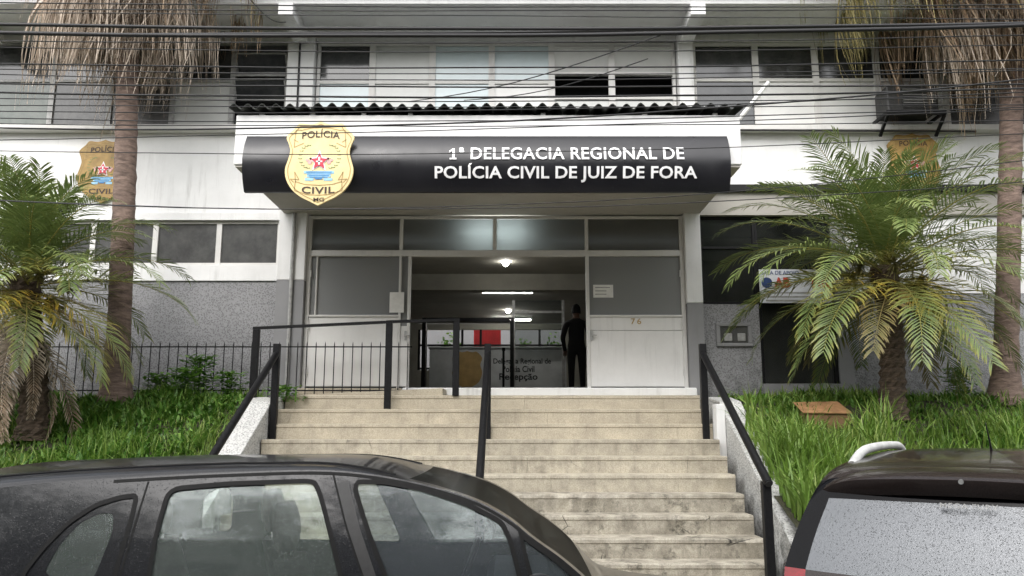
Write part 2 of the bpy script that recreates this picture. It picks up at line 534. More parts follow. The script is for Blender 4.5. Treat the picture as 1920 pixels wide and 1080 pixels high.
# ------------------------------------------------------------------ staircase
stair = empty('staircase', ((SX0 + SX1) / 2, 9.4, .116), 'wide worn beige concrete staircase climbing to the station entrance', 'staircase')
NST, RISE, TREAD = 11, LAND / 11, .32
for i in range(NST):
    ztop = LAND - i * RISE
    y0 = 11.0 - i * TREAD
    y1 = 11.95 if i == 0 else y0 + TREAD + .10
    zb = max(.10, ztop - RISE - .02)
    r = random.Random(i * 5 + 1)
    cuts = [SX0] + sorted([.36 + r.uniform(-.25, .2), 2.0 + r.uniform(-.15, .1), -1.45 + r.uniform(-.3, .3)]) + [SX1]
    mt = 'step_upper' if i < 3 else ('step_middle' if i < 6 else 'step_lower')
    for a, b in zip(cuts[:-1], cuts[1:]):
        m = MB(); n = max(3, int((b - a) / .06))
        worn = .001 if i < 5 else .006
        xs = [a + .0012 + (b - a - .0024) * k / n for k in range(n + 1)]
        rows = [[], [], [], [], [], []]
        for x in xs:
            e = abs(r.gauss(0, worn)); 
            if i >= 6 and r.random() < .05: e += r.uniform(.012, .03)
            h = r.gauss(0, worn * .3)
            rows[0].append((x, y0, zb)); rows[1].append((x, y0 + .002, ztop - .05)); rows[2].append((x, y0 - .008 + e * .4, ztop - .042))
            rows[3].append((x, y0 - .008 + e, ztop - .010 - e * .5)); rows[4].append((x, y0 + .010 + e, ztop + h * .3)); rows[5].append((x, y1, ztop))
        m.grid(rows)
        k = len(m.v); m.v += [(xs[0], y1, zb), (xs[-1], y1, zb)]
        n1 = n + 1
        m.f.append((0, n1, 2 * n1, 3 * n1, 4 * n1, 5 * n1, k)); m.f.append(tuple(reversed((n, n1 + n, 2 * n1 + n, 3 * n1 + n, 4 * n1 + n, 5 * n1 + n, k + 1))))
        m.build('step', mt, stair, smooth=True)
# ramp up to the sill on the left half of the landing
m = MB(); m.add([(-3.0, 11.06, LAND + .002), (-.95, 11.06, LAND + .10), (-.95, 11.72, LAND + .10), (-3.0, 11.72, LAND + .002),
                 (-3.0, 11.06, LAND - .01), (-.95, 11.06, LAND - .01), (-.95, 11.72, LAND - .01), (-3.0, 11.72, LAND - .01)],
                [(0, 1, 2, 3), (0, 4, 5, 1), (1, 5, 6, 2), (2, 6, 7, 3), (3, 7, 4, 0), (7, 6, 5, 4)])
ramp = m.build('access_ramp', 'step_upper', None, bevel=.006); tag(ramp, 'short beige access ramp along the landing up to the door sill', 'ramp')

# stair side walls (sloped parapets)
def parapet(x0, x1, label, tap=(0, 0)):
    e = empty('stair_parapet', ((x0 + x1) / 2, 9.4, .116), label, 'parapet')
    poly = [(7.65, .10), (7.65, .36), (10.45, 1.98), (11.05, 2.06), (11.95, 2.06), (11.95, .10)]
    mm = MB().prism_x(poly, x0, x1); mm.v = [(x + tap[0 if x == x0 else 1] * max(0, 11.0 - y) / 3.3, y, z) for x, y, z in mm.v]; mm.build('body', 'pebbledash_light', e, bevel=.012)
    top = [(7.63, .362), (7.63, .40), (10.44, 2.025), (11.05, 2.10), (11.93, 2.10), (11.93, 2.062), (11.05, 2.062), (10.45, 1.982), (7.65, .362)]
    mm = MB().prism_x(top, x0 - .006, x1 + .006); mm.v = [(x + tap[0 if x < (x0 + x1) / 2 else 1] * max(0, 11.0 - y) / 3.3, y, z) for x, y, z in mm.v]; mm.build('coping', 'pebbledash_light', e, bevel=.008)
    return e
parapet(SX0 - .42, SX0 - .02, 'sloped white rough parapet beside the spiked fence garden', (.14, 0))
pp = parapet(SX1 + .12, SX1 + .42, 'sloped white rough parapet beside the cardboard box garden', (0, -.16))
o = bx('plaster_block', 'white_paint', None, SX1 - .0 + .004, SX1 + .118, 10.15, 10.36, 1.2, 1.98, .01)
tag(o, 'small white plastered block against the stair parapet by the handrail post', 'block')

# ================================================================== POLICE STATION
B = empty('police_station', (0, WY, 0), 'white and grey two storey police station with canopy entrance and window bands', 'building')
PL0, PL1 = -3.56, -3.14        # pilaster beside the fence side
PR0, PR1 = 2.635, 2.875        # pilaster on the other side
XE = 13.0
# --- lower walls, fence side
bx('wall_panel', 'pebbledash', B, -XE, PL0 - .003, WY, WY + .3, 0, 3.885)
bx('wall_band', 'white_paint', B, -XE, PL0 - .003, WY - .03, WY + .3, 3.89, 4.13)
bx('wall_panel', 'white_paint', B, -XE, PL0 - .003, WY, WY + .3, 4.86, 6.25)
bx('ledge', 'frame_paint', B, -XE, PL0 - .003, WY - .16, WY + .3, 6.254, 6.345, .008)
bx('lintel', 'white_paint', B, -XE, PL0 - .003, WY - .05, WY - .003, 4.835, 4.95)
# --- pilasters
bx('pilaster', 'white_paint', B, PL0, PL1, WY - .12, WY + .3, 3.885, 9.0, .006)
bx('pilaster', 'grey_paint', B, PL0 + .001, PL1 - .001, WY - .118, WY + .3, 0, 3.88)
bx('pilaster', 'white_paint', B, PR0, PR1, WY - .12, WY + .3, 3.535, 9.0, .006)
bx('pilaster', 'grey_paint', B, PR0 + .001, PR1 - .001, WY - .118, WY + .3, 0, 3.53)
# --- walls, banner side
XD0, XD1 = 3.74, 4.90
bx('wall_panel', 'pebbledash', B, PR1 + .003, XD0, WY, WY + .3, 0, 3.53)
bx('wall_panel', 'pebbledash', B, XD1 + .22, XE, WY, WY + .3, 0, 3.70)
bx('wall_panel', 'white_paint', B, XD1 + .22, XE, WY + .004, WY + .3, 3.703, 4.905)
bx('door_jamb', 'grey_paint', B, XD1, XD1 + .218, WY - .015, WY + .3, 2.06, 4.905)
bx('threshold', 'grey_paint', B, XD0 + .002, XD1 + .215, WY - .04, WY + .4, 1.5, 2.33)
bx('lintel', 'beige_paint', B, PR1 + .003, XE, WY - .06, WY + .3, 4.91, 5.27)
bx('flashing', 'dark_void', B, PR1 + .003, XE, WY - .14, WY + .1, 5.275, 5.375)
bx('wall_panel', 'white_paint', B, PR1 + .003, XE, WY, WY + .3, 5.38, 6.25)
bx('ledge', 'frame_paint', B, PR1 + .003, XE, WY - .16, WY + .3, 6.254, 6.345, .008)
# --- above the canopy
bx('wall_panel', 'white_paint', B, PL1 + .003, PR0 - .003, WY, WY + .3, 4.97, 6.55)
# --- upper beams, eaves and roof
for a, b in ((-XE, PL0 - .003), (PL1 + .003, PR0 - .003), (PR1 + .003, XE)):
    bx('beam', 'white_paint', B, a, b, WY - .02, WY + .3, 7.80, 8.6)
bx('eaves', 'white_paint', B, -XE, XE, 11.0, WY - .13, 7.90, 8.05)
bx('roof', 'fibre_cement', B, -XE, XE, 10.85, 22, 8.06, 8.9)
for x in (-8.2, (PL0 + PL1) / 2, (PR0 + PR1) / 2, 7.4):
    bx('eaves_beam', 'white_paint', B, x - .11, x + .11, 10.95, WY - .13, 7.70, 7.896, .006)
bx('side_wall', 'white_paint', B, -XE - .3, -XE - .003, WY, 22, 0, 8.05)
bx('side_wall', 'white_paint', B, XE + .003, XE + .3, WY, 22, 0, 8.05)
# near-black sheets standing in for the shade of the rooms behind the windows
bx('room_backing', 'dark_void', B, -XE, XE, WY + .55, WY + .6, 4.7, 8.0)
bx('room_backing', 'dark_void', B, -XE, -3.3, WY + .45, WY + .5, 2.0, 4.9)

def window(x0, x1, z0, z1, panes, fr=.045, mat='frame_paint', rails=(), y=WY + .02, d=.07):
    """one window: frame with rails; panes = list of (za, zb, material, tilt)"""
    m = MB()
    m.box(x0, x0 + fr, y, y + d, z0, z1); m.box(x1 - fr, x1, y, y + d, z0, z1)
    m.box(x0 + fr, x1 - fr, y + .002, y + d - .002, z0, z0 + fr); m.box(x0 + fr, x1 - fr, y + .002, y + d - .002, z1 - fr, z1)
    for z in rails: m.box(x0 + fr, x1 - fr, y + .004, y + d - .004, z - fr * .5, z + fr * .5)
    w = m.build('window', mat, B)
    for za, zb, mt, tilt in panes:
        p = MB()
        if tilt == 0:
            p.box(x0 + fr * .9, x1 - fr * .9, y + .03, y + .036, za, zb)
            p.build('pane', mt, w)
        else:                     # pivoted open sash: white rim around its pane
            zc, h = (za + zb) / 2, (zb - za) / 2
            c, s_ = math.cos(tilt), math.sin(tilt)
            def R(x, a, t): return (x, y + .03 - a * s_ + t * c, zc + a * c + t * s_)
            a0, a1 = x0 + fr, x1 - fr
            vs = [R(x, a, t) for t in (0, .008) for x, a in ((a0, -h), (a1, -h), (a1, h), (a0, h))]
            p.add(vs, [(0, 1, 2, 3), (7, 6, 5, 4), (0, 4, 5, 1), (1, 5, 6, 2), (2, 6, 7, 3), (3, 7, 4, 0)])
            p.build('pane', mt, w)
            q = MB()
            for (xa, aa), (xb, ab) in zip(((a0, -h), (a1, -h), (a1, h), (a0, h)), ((a1, -h), (a1, h), (a0, h), (a0, -h))):
                q.bar(R(xa, aa, .004), R(xb, ab, .004), .025)
            q.build('sash', mat, w)
    return w

# upper windows over the canopy: six bays
xs = [PL1 + .02, -2.235, -1.275, -.325, .635, 1.595, PR0 - .02]
up = [('pane_dark', 'pane_blue'), ('pane_pale', 'pane_pale'), ('pane_blue', 'pane_blue'), ('pane_blue', 'pane_white'), None, None]
for k in range(6):
    a, b = xs[k], xs[k + 1]
    if up[k]:
        window(a, b, 6.56, 7.79, [(6.60, 7.11, up[k][1], 0), (7.13, 7.75, up[k][0], 0)], .05, 'frame_paint', (7.12,))
    else:
        window(a, b, 6.56, 7.79, [(7.28, 7.70, 'pane_white', .42), (6.60, 6.84, 'pane_pale', 0)], .05, 'frame_paint', (7.27, 6.86))
# upper windows, fence side
lx = [-12.9, -11.7, -10.5, -9.3, -8.36, -7.33, -6.40, -5.40, -4.46, PL0 - .02]
for k in range(9):
    a, b = lx[k], lx[k + 1]
    if k == 8:
        window(a, b, 6.36, 7.79, [(7.30, 7.60, 'pane_dark', .5), (6.84, 7.16, 'pane_dark', .45)], .04, 'grey_metal', (7.24,))
    else:
        window(a, b, 6.36, 7.79, [(6.40, 7.13, ['pane_green', 'pane_grey', 'pane_green', 'pane_pale'][k % 4] if k != 6 else 'pane_grey', 0), (7.16, 7.75, 'pane_dark', 0)], .04, 'grey_metal', (7.145,))
# upper windows, banner side
rx = [PR1 + .02, 3.90, 4.86, 5.84, 6.9, 7.9, 8.9, 9.9, 10.9, 11.9, 12.9]
for k in range(10):
    a, b = rx[k], rx[k + 1]
    if k == 0:
        window(a, b, 6.36, 7.79, [(6.40, 7.13, 'pane_dark', 0), (7.19, 7.74, 'pane_dark', 0)], .05, 'frame_paint', (7.16,))
    else:
        window(a, b, 6.36, 7.79, [(6.40, 7.13, 'pane_white' if k < 4 else 'pane_grey', 0), (7.19, 7.74, 'pane_dark', 0)], .05, 'frame_paint', (7.16,))
# lower window band, fence side
wx = [-12.9, -11.9, -10.9, -9.9, -8.9, -7.4, -6.46, -5.50, -4.52, PL0 - .02]
for k in range(9):
    window(wx[k], wx[k + 1], 4.135, 4.832, [(4.17, 4.80, 'pane_grey', 0)], .04, 'frame_paint')

# dark corner window and shaded doorway, banner side
w = window(PR1 + .01, XD0, 3.535, 4.905, [(3.57, 4.40, 'pane_clear', 0), (4.43, 4.88, 'pane_clear', 0)], .035, 'black_metal', (4.415,))
w = window(XD0 + .004, XD1 - .004, 4.05, 4.905, [(4.09, 4.87, 'pane_clear', 0)], .035, 'black_metal')
door = MB()
door.box(XD0 + .004, XD0 + .05, WY + .02, WY + .1, 2.335, 4.04); door.box(XD1 - .05, XD1 - .004, WY + .02, WY + .1, 2.335, 4.04); door.box(XD0 + .05, XD1 - .05, WY + .022, WY + .098, 3.99, 4.04)
dd = door.build('door', 'black_metal', B)
bx('pane', 'pane_clear', dd, XD0 + .05, XD1 - .05, WY + .05, WY + .056, 2.34, 3.99)
bx('room_wall', 'interior_wall', B, PR1, 8.0, 15.6, 15.7, 2.0, 4.95)
bx('room_floor', 'interior_floor', B, PR1, 8.0, WY + .41, 15.6, 2.2, 2.32)
bx('room_ceiling', 'interior_wall', B, PR1, 8.0, WY + .31, 15.6, 4.95, 5.0)
bx('room_wall', 'interior_wall', B, 8.0, 8.1, WY + .31, 15.7, 2.0, 5.0)
# pale cabinets seen dimly in that room
cab = bx('filing_cabinet', 'grey_metal', None, 3.0, 3.7, 14.6, 15.2, 2.32, 3.75, .01)
tag(cab, 'grey filing cabinet in the dark room behind the corner window', 'cabinet')
for z in (2.75, 3.2, 3.65): bx('drawer_front', 'grey_metal', cab, 3.03, 3.67, 14.575, 14.6, z - .4, z, .005)

# --- canopy over the entrance
CX0, CX1, CY = -3.51, 2.90, 9.66
can = MB().box(CX0, CX1, CY, WY - .13, 4.952, 5.61)
cano = can.build('canopy', 'fascia_paint', B, bevel=.01)
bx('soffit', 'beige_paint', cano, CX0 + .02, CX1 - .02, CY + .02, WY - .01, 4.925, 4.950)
# corrugated sheets: each a sheet of its own
sheet0 = CX0 - .06; pitch = .177; k = 0
while sheet0 < CX1 - .1:
    wv = min(6 * pitch, CX1 + .02 - sheet0); n = int(wv / pitch * 10)
    lift = .012 * (k % 2); rows = []
    for yy, zz in ((9.55, 5.685), (10.7, 5.86), (WY - .02, 6.06)):
        rows.append([(sheet0 + wv * i / n, yy, zz + lift + .034 * math.cos(2 * math.pi * (sheet0 + wv * i / n - CX0) / pitch)) for i in range(n + 1)])
    top = MB().grid(rows); low = [[(x, y, z - .008) for x, y, z in r] for r in rows]
    top.grid(list(reversed(low)))
    nn = n + 1
    for i in range(n):                        # the sheet's front edge
        top.f.append((i, nn * 5 + i, nn * 5 + i + 1, i + 1))
    top.build('roof_sheet', 'fibre_cement', cano, smooth=True, fix=True)
    sheet0 += wv - .03; k += 1
bx('gap_shade', 'dark_void', cano, CX0 + .1, CX1 - .1, 9.85, 9.93, 5.612, 5.66)  # near-black bar that paints the shadow in the gap below the sheets
for x in (-3.2, -2.55, -1.9, -1.3, .4, 1.7, 2.6):
    bx('packing_block', 'white_paint', cano, x - .03, x + .03, 9.70, 9.80, 5.612, 5.655 + .0, .004)

# --- entrance screen (white painted frame)
F = MB(); fy0, fy1 = WY - .02, WY + .07
def fb(x0, x1, z0, z1, k=0): F.box(x0, x1, fy0 - k * .002, fy1 + k * .002, z0, z1)
EX0, EX1 = PL1 + .004, PR0 - .004
O0, O1 = -1.545, 1.125                       # door opening
fb(EX0, EX0 + .06, 2.265, 4.905); fb(EX1 - .06, EX1, 2.265, 4.905)
fb(EX0 + .06, EX1 - .06, 4.865, 4.905, 1); fb(EX0 + .06, EX1 - .06, 4.275, 4.365, 2)
for x in (-1.70, -.265, 1.145): fb(x - .028, x + .028, 4.365, 4.865)
fb(-1.722, -1.685, 2.265, 4.275); fb(O0 - .04, O0, 2.265, 4.275, 1); fb(O1, O1 + .05, 2.265, 4.275)
fb(EX0 + .06, -1.722, 3.335, 3.365, 1); fb(O1 + .05, EX1 - .06, 3.335, 3.365, 1)
fb(EX0 + .145, EX0 + .165, 3.365, 4.275, -4)
scr = F.build('entrance_frame', 'frame_paint', B, bevel=.004)
tz = (4.37, 4.862)
for a, b in ((EX0 + .06, -1.73), (-1.672, -.293), (-.237, 1.117), (1.173, EX1 - .06)):
    bx('pane', 'pane_transom', scr, a, b, WY + .02, WY + .026, *tz)
bx('pane', 'pane_frosted', scr, EX0 + .06, -1.724, WY + .03, WY + .036, 3.367, 4.273)
bx('pane', 'pane_frosted', scr, -1.684, O0 - .041, WY + .02, WY + .026, 3.2, 4.273)
bx('pane', 'pane_frosted', scr, O1 + .051, EX1 - .06, WY + .02, WY + .026, 3.367, 4.273)
bx('door_panel', 'panel_paint', scr, EX0 + .06, -1.724, WY + .0, WY + .04, 2.29, 3.333, .004)
bx('door_panel', 'panel_paint', scr, -1.684, O0 - .041, WY + .0, WY + .04, 2.29, 3.198, .004)
bx('door_panel', 'panel_paint', scr, O1 + .051, EX1 - .06, WY + .004, WY + .04, 3.135, 3.333, .003)
bx('door_panel', 'panel_paint', scr, O1 + .051, EX1 - .06, WY - .006, WY + .04, 2.285, 3.128, .006)
bx('kick_rail', 'dark_metal', scr, EX0 + .06, EX1 - .06, WY - .015, WY + .03, 2.262, 2.284)
bx('sill', 'white_paint', B, -1.6, EX1 + .06, WY - .30, WY + .05, LAND - .02, 2.258, .015)
bx('sill', 'step_upper', B, EX0, -1.604, WY - .26, WY + .05, LAND - .02, 2.252, .015)
# number 76
def flat(x0, x1, z0, z1, y): return lambda a, b, t: (x0 + a * (x1 - x0), y - t, z0 + b * (z1 - z0))
x0, z0 = at(1183, 608, WY); x1, z1 = at(1202, 597, WY)
num = lettering('number_lettering', '76', 'gold_line', None, flat(x0, x1, z0, z1, WY), .01, 1.35)
tag(num, 'small brown house number 76 on the white door panel', 'number')
# notices
def notice(name, u0, v0, u1, v1, rows, label, y=WY - .024):
    (x0, z1), (x1, z0) = at(u0, v0, y), at(u1, v1, y)
    o = bx(name, 'paper', None, x0, x1, y - .003, y, z0, z1); tag(o, label, 'notice')
    m = MB(); r = random.Random(len(label))
    for i in range(rows):
        zz = z1 - (z1 - z0) * (i + .8) / (rows + .8)
        m.box(x0 + .03, x1 - .03 - r.uniform(0, .08), y - .0045, y - .0032, zz - .008, zz + .006)
    m.build('print', 'grey_metal', o)
notice('paper_notice', 731, 548, 757, 586, 0, 'blank white paper taped on the glass beside the open doorway')
notice('paper_notice', 1112, 534, 1150, 558, 3, 'white paper with printed lines on the glass above number 76', WY + .018)

# --- reception hall
IY = 21.6
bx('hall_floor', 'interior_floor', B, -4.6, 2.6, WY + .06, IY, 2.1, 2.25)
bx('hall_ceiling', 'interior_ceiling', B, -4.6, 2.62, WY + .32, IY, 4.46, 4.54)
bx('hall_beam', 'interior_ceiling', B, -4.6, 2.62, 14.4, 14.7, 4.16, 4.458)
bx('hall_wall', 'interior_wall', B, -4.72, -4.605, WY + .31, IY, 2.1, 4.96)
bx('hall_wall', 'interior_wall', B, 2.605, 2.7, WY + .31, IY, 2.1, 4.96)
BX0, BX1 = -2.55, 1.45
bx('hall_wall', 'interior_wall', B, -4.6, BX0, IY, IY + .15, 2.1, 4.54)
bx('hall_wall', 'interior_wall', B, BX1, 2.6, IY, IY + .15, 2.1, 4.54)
bx('hall_wall', 'interior_wall', B, BX0 + .002, BX1 - .002, IY, IY + .15, 2.1, 3.2)
bx('hall_wall', 'interior_wall', B, BX0 + .002, BX1 - .002, IY, IY + .15, 4.30, 4.455)
bw = MB()
bw.box(BX0, BX0 + .06, IY + .02, IY + .1, 3.2, 4.45)
for x in (-1.35, -.85, .0, .75): bw.box(x - .03, x + .03, IY + .022, IY + .098, 3.2, 4.45)
for z in (3.22, 3.85, 4.40): bw.box(BX0 + .06, BX1, IY + .03, IY + .09, z, z + .05)
bw.build('rear_window', 'black_metal', B)
# back yard beyond the rear window
tag(bx('yard', 'pavement', None, -9, 9, IY + .9, 60, 1.0, 1.8), kind='structure')
rp = MB().box(-1.2, -.35, 25.0, 25.1, 1.78, 4.75); ro = rp.build('red_gate', 'red_panel', None); tag(ro, 'red ribbed metal gate seen through the hall behind the reception desk', 'gate')
yw = bx('backdrop_wall', 'grey_paint', None, -9, 9, 28, 28.2, 1.0, 6.4); tag(yw, 'grey backdrop wall added behind the yard to darken the hall window view', 'wall')  # added backdrop that keeps bright sky out of the rear window
for i in range(9): bx('rib', 'red_panel', ro, -1.18 + i * .095, -1.15 + i * .095, 24.975, 24.998, 1.8, 4.72)

desk = empty('reception_desk', (-.3, 18.3, 2.25), 'grey reception desk with lettering and shield inside the hall', 'desk')
DX0, DX1 = at(805, 690, 18)[0], at(1062, 690, 18)[0]
bx('front_panel', 'desk_grey', desk, DX0, DX1, 18.0, 18.06, 2.25, 3.43, .005)
bx('counter_top', 'desk_grey', desk, DX0 - .03, DX1 + .03, 17.95, 18.7, 3.434, 3.475, .006)
bx('side_panel', 'desk_grey', desk, DX0, DX0 + .05, 18.063, 18.65, 2.25, 3.43)
bx('side_panel', 'desk_grey', desk, DX1 - .05, DX1, 18.063, 18.65, 2.25, 3.43)
for u0, v0, u1, v1, tx in ((925, 685, 1033, 672, 'Delegacia Regional de'), (942, 698, 1002, 686, 'Polícia Civil'), (936, 716, 1008, 700, 'Recepção')):
    (x0, z0), (x1, z1) = at(u0, v0, 18), at(u1, v1, 18)
    lettering('lettering', tx, 'desk_text', desk, flat(x0, x1, z0, z1, 18.0), .02)

kk = .86 / 958.0; half = smooth_poly([(float(a), float(b)) for a, b in [(0, 90), (125, 122), (235, 112), (372, 262), (326, 430), (374, 640), (290, 868), (95, 1000), (0, 1048)]], False, 3)
sxc, szc = at(876, 694, 17.99)
MB().prism_y([(sxc + a * kk, szc - (b - 569) * kk) for a, b in half + [(-a, b) for a, b in reversed(half[1:-1])]], 17.985, 17.999).build('shield', 'gold_line', desk)
# door hardware on the entrance screen
for x, z in ((O1 + .075, 3.05), (-1.60, 3.05)):
    bx('lock', 'silver_metal', scr, x - .02, x + .02, WY - .035, WY - .021, z - .07, z + .07, .004)
    MB().tube([(x, WY - .036, z), (x, WY - .075, z), (x + .07, WY - .075, z)], .010, 8).build('handle', 'silver_metal', scr, smooth=True)
for x in (EX0 + .07, EX1 - .07):
    for z in (2.5, 3.2, 4.0): MB().tube([(x, WY - .028, z - .05), (x, WY - .028, z + .05)], .011, 8).build('hinge', 'frame_paint', scr)
# lamps
def bulb(u, v, Y, label):
    x, z = at(u, v, Y)
    e = empty('hanging_bulb', (x, Y, 4.455), label, 'lamp')
    MB().tube([(x, Y, 4.455), (x, Y, z + .06)], .012, 6).build('cord', 'bulb_holder', e)
    MB().tube([(x, Y, z + .10), (x, Y, z + .045)], .03, 10).build('holder', 'bulb_holder', e)
    m = MB(); m.tube([(x, Y, z + .05 - .11 * i / 6) for i in range(7)], [.02, .04, .055, .058, .05, .034, .006], 12); m.build('glass', 'bulb_light', e, smooth='all')
bulb(948, 493, 13.3, 'bare lit bulb hanging just inside the doorway')
bulb(953, 583, 19.0, 'bare lit bulb hanging over the reception desk')
def tube(u0, u1, v, Y, label):
    x0, x1 = at(u0, v, Y)[0], at(u1, v, Y)[0]
    e = empty('tube_lamp', ((x0 + x1) / 2, Y, 4.458), label, 'lamp')
    bx('housing', 'ac_white', e, x0 - .04, x1 + .04, Y - .05, Y + .05, 4.42, 4.458)
    MB().tube([(x0, Y, 4.40), (x1, Y, 4.40)], .018, 8).build('tube', 'tube_light', e)
tube(905, 998, 545, 16.1, 'lit fluorescent tube on the hall ceiling before the glass partition')
tube(925, 995, 601, 20.4, 'lit fluorescent tube on the hall ceiling near the rear window')
lp = empty('ceiling_lamp', (-.27, 12.30, 4.96), 'lit lamp glowing through the frosted glass above the doorway', 'lamp')
bx('hanger', 'ac_white', lp, -.29, -.25, 12.26, 12.30, 4.74, 4.95)
bx('diffuser', 'panel_light', lp, -.72, .22, 12.22, 12.31, 4.58, 4.74, .01)
bx('transom_ceiling', 'interior_ceiling', B, -4.6, 2.62, WY + .075, WY + .315, 4.952, 4.965)

# glass partition in the hall
gp = empty('glass_partition', (.6, 17.5, 2.25), 'thin grey framed glass partition rising from the reception desk', 'partition')
px0, px1 = at(963, 620, 17.5)[0], at(1056, 620, 17.5)[0]; pz = at(963, 585, 17.5)[1]
bx('post', 'grey_metal', gp, px0 - .03, px0 + .03, 17.48, 17.52, 2.25, 4.455)
bx('post', 'grey_metal', gp, px1 - .03, px1 + .03, 17.48, 17.52, 2.25, 4.455)
bx('rail', 'grey_metal', gp, px0 + .03, px1 - .03, 17.485, 17.515, pz - .025, pz + .025)
bx('pane', 'pane_clear', gp, px0 + .03, px1 - .03, 17.497, 17.502, 3.48, pz - .026)
bx('pane', 'pane_clear', gp, px0 + .03, px1 - .03, 17.497, 17.502, pz + .026, 4.455)
sc_ = empty('security_gate', (-2.0, 16.5, 2.25), 'black metal walk-through frame standing inside the doorway', 'gate')
ax0, ax1 = at(797, 650, 16.5)[0], at(812, 650, 16.5)[0]
bx('post', 'black_metal', sc_, ax0 - .06, ax0 + .02, 16.4, 16.7, 2.25, 3.92)
bx('post', 'black_metal', sc_, at(960, 650, 16.5)[0] - .04, at(960, 650, 16.5)[0] + .04, 16.4, 16.6, 2.25, 3.92)
bx('crossbar', 'black_metal', sc_, ax0 + .021, at(960, 650, 16.5)[0] - .041, 16.42, 16.58, 3.84, 3.92)
st_ = empty('queue_post', (at(944, 700, 15)[0], 15, 2.25), 'black queue post with flared base in front of the desk lettering', 'post')
sx = at(944, 700, 15)[0]
MB().tube([(sx, 15, 2.25), (sx, 15, 2.28), (sx, 15, 2.36), (sx, 15, 2.44)], [.17, .17, .06, .025], 14).build('base', 'black_metal', st_, smooth=True)
MB().tube([(sx, 15, 2.44), (sx, 15, 3.1)], .022, 8).build('pole', 'black_metal', st_)
MB().tube([(sx, 15, 3.1), (sx, 15, 3.16)], .032, 8).build('cap', 'black_metal', st_)

# ================================================================== SIGNS
SGX0, SGX1, SGZ0, SGZ1 = -3.335, 2.705, 4.577, 5.304
def sgy(z):
    q = (z - (SGZ0 + SGZ1) / 2) / ((SGZ1 - SGZ0) / 2)
    return 9.60 - .13 * (1 - q * q)
sg = MB(); rows = []
for i in range(17):
    z = SGZ0 + (SGZ1 - SGZ0) * i / 16; rows.append([(SGX0 + (SGX1 - SGX0) * j / 12, sgy(z), z) for j in range(13)])
sg.grid(rows)
prof = [(sgy(SGZ0 + (SGZ1 - SGZ0) * i / 16), SGZ0 + (SGZ1 - SGZ0) * i / 16) for i in range(17)]
for x, rv in ((SGX0, 1), (SGX1, 0)):
    k = len(sg.v); sg.v += [(x, y, z) for y, z in prof] + [(x, 9.655, SGZ1), (x, 9.655, SGZ0)]
    f = tuple(range(k, k + 19)); sg.f.append(f if rv else tuple(reversed(f)))
k = len(sg.v); sg.v += [(SGX0, 9.655, SGZ0), (SGX1, 9.655, SGZ0), (SGX1, 9.655, SGZ1), (SGX0, 9.655, SGZ1), (SGX0, 9.60, SGZ0), (SGX1, 9.60, SGZ0), (SGX1, 9.60, SGZ1), (SGX0, 9.60, SGZ1)]
sg.f += [(k + 3, k + 2, k + 1, k), (k + 4, k, k + 1, k + 5), (k + 6, k + 2, k + 3, k + 7)]
sign = empty('entrance_sign', ((SGX0 + SGX1) / 2, 9.6, SGZ0), 'long black curved sign with white station name on the canopy', 'sign')
sgo = sg.build('board', 'sign_black', sign, smooth=True)
def sgn(u0, v0, u1, v1):
    (x0, z0), (x1, z1) = at(u0, v0, 9.5), at(u1, v1, 9.5)
    return lambda a, b, t: (x0 + a * (x1 - x0), sgy(z0 + b * (z1 - z0)) - t, z0 + b * (z1 - z0))
lettering('lettering', 'ª DELEGACIA REGIONAL DE', 'sign_white', sign, sgn(861, 301, 1281, 277), .017, 1.05, .016)
q = sgn(842, 301, 858, 279); m = MB()
m.add([q(a, b, .016) for a, b in ((.1, 0), (.9, 0), (.9, .14), (.68, .14), (.68, 1), (.46, 1), (.02, .76), (.02, .6), (.4, .76), (.4, .14), (.1, .14))], [(0, 1, 2, 3, 9, 10), (3, 4, 5, 8, 9), (5, 6, 7, 8)])
m.build('lettering', 'sign_white', sign)
lettering('lettering', 'POLÍCIA CIVIL DE JUIZ DE FORA', 'sign_white', sign, sgn(815, 341, 1306, 308), .022, 1.03, .016)

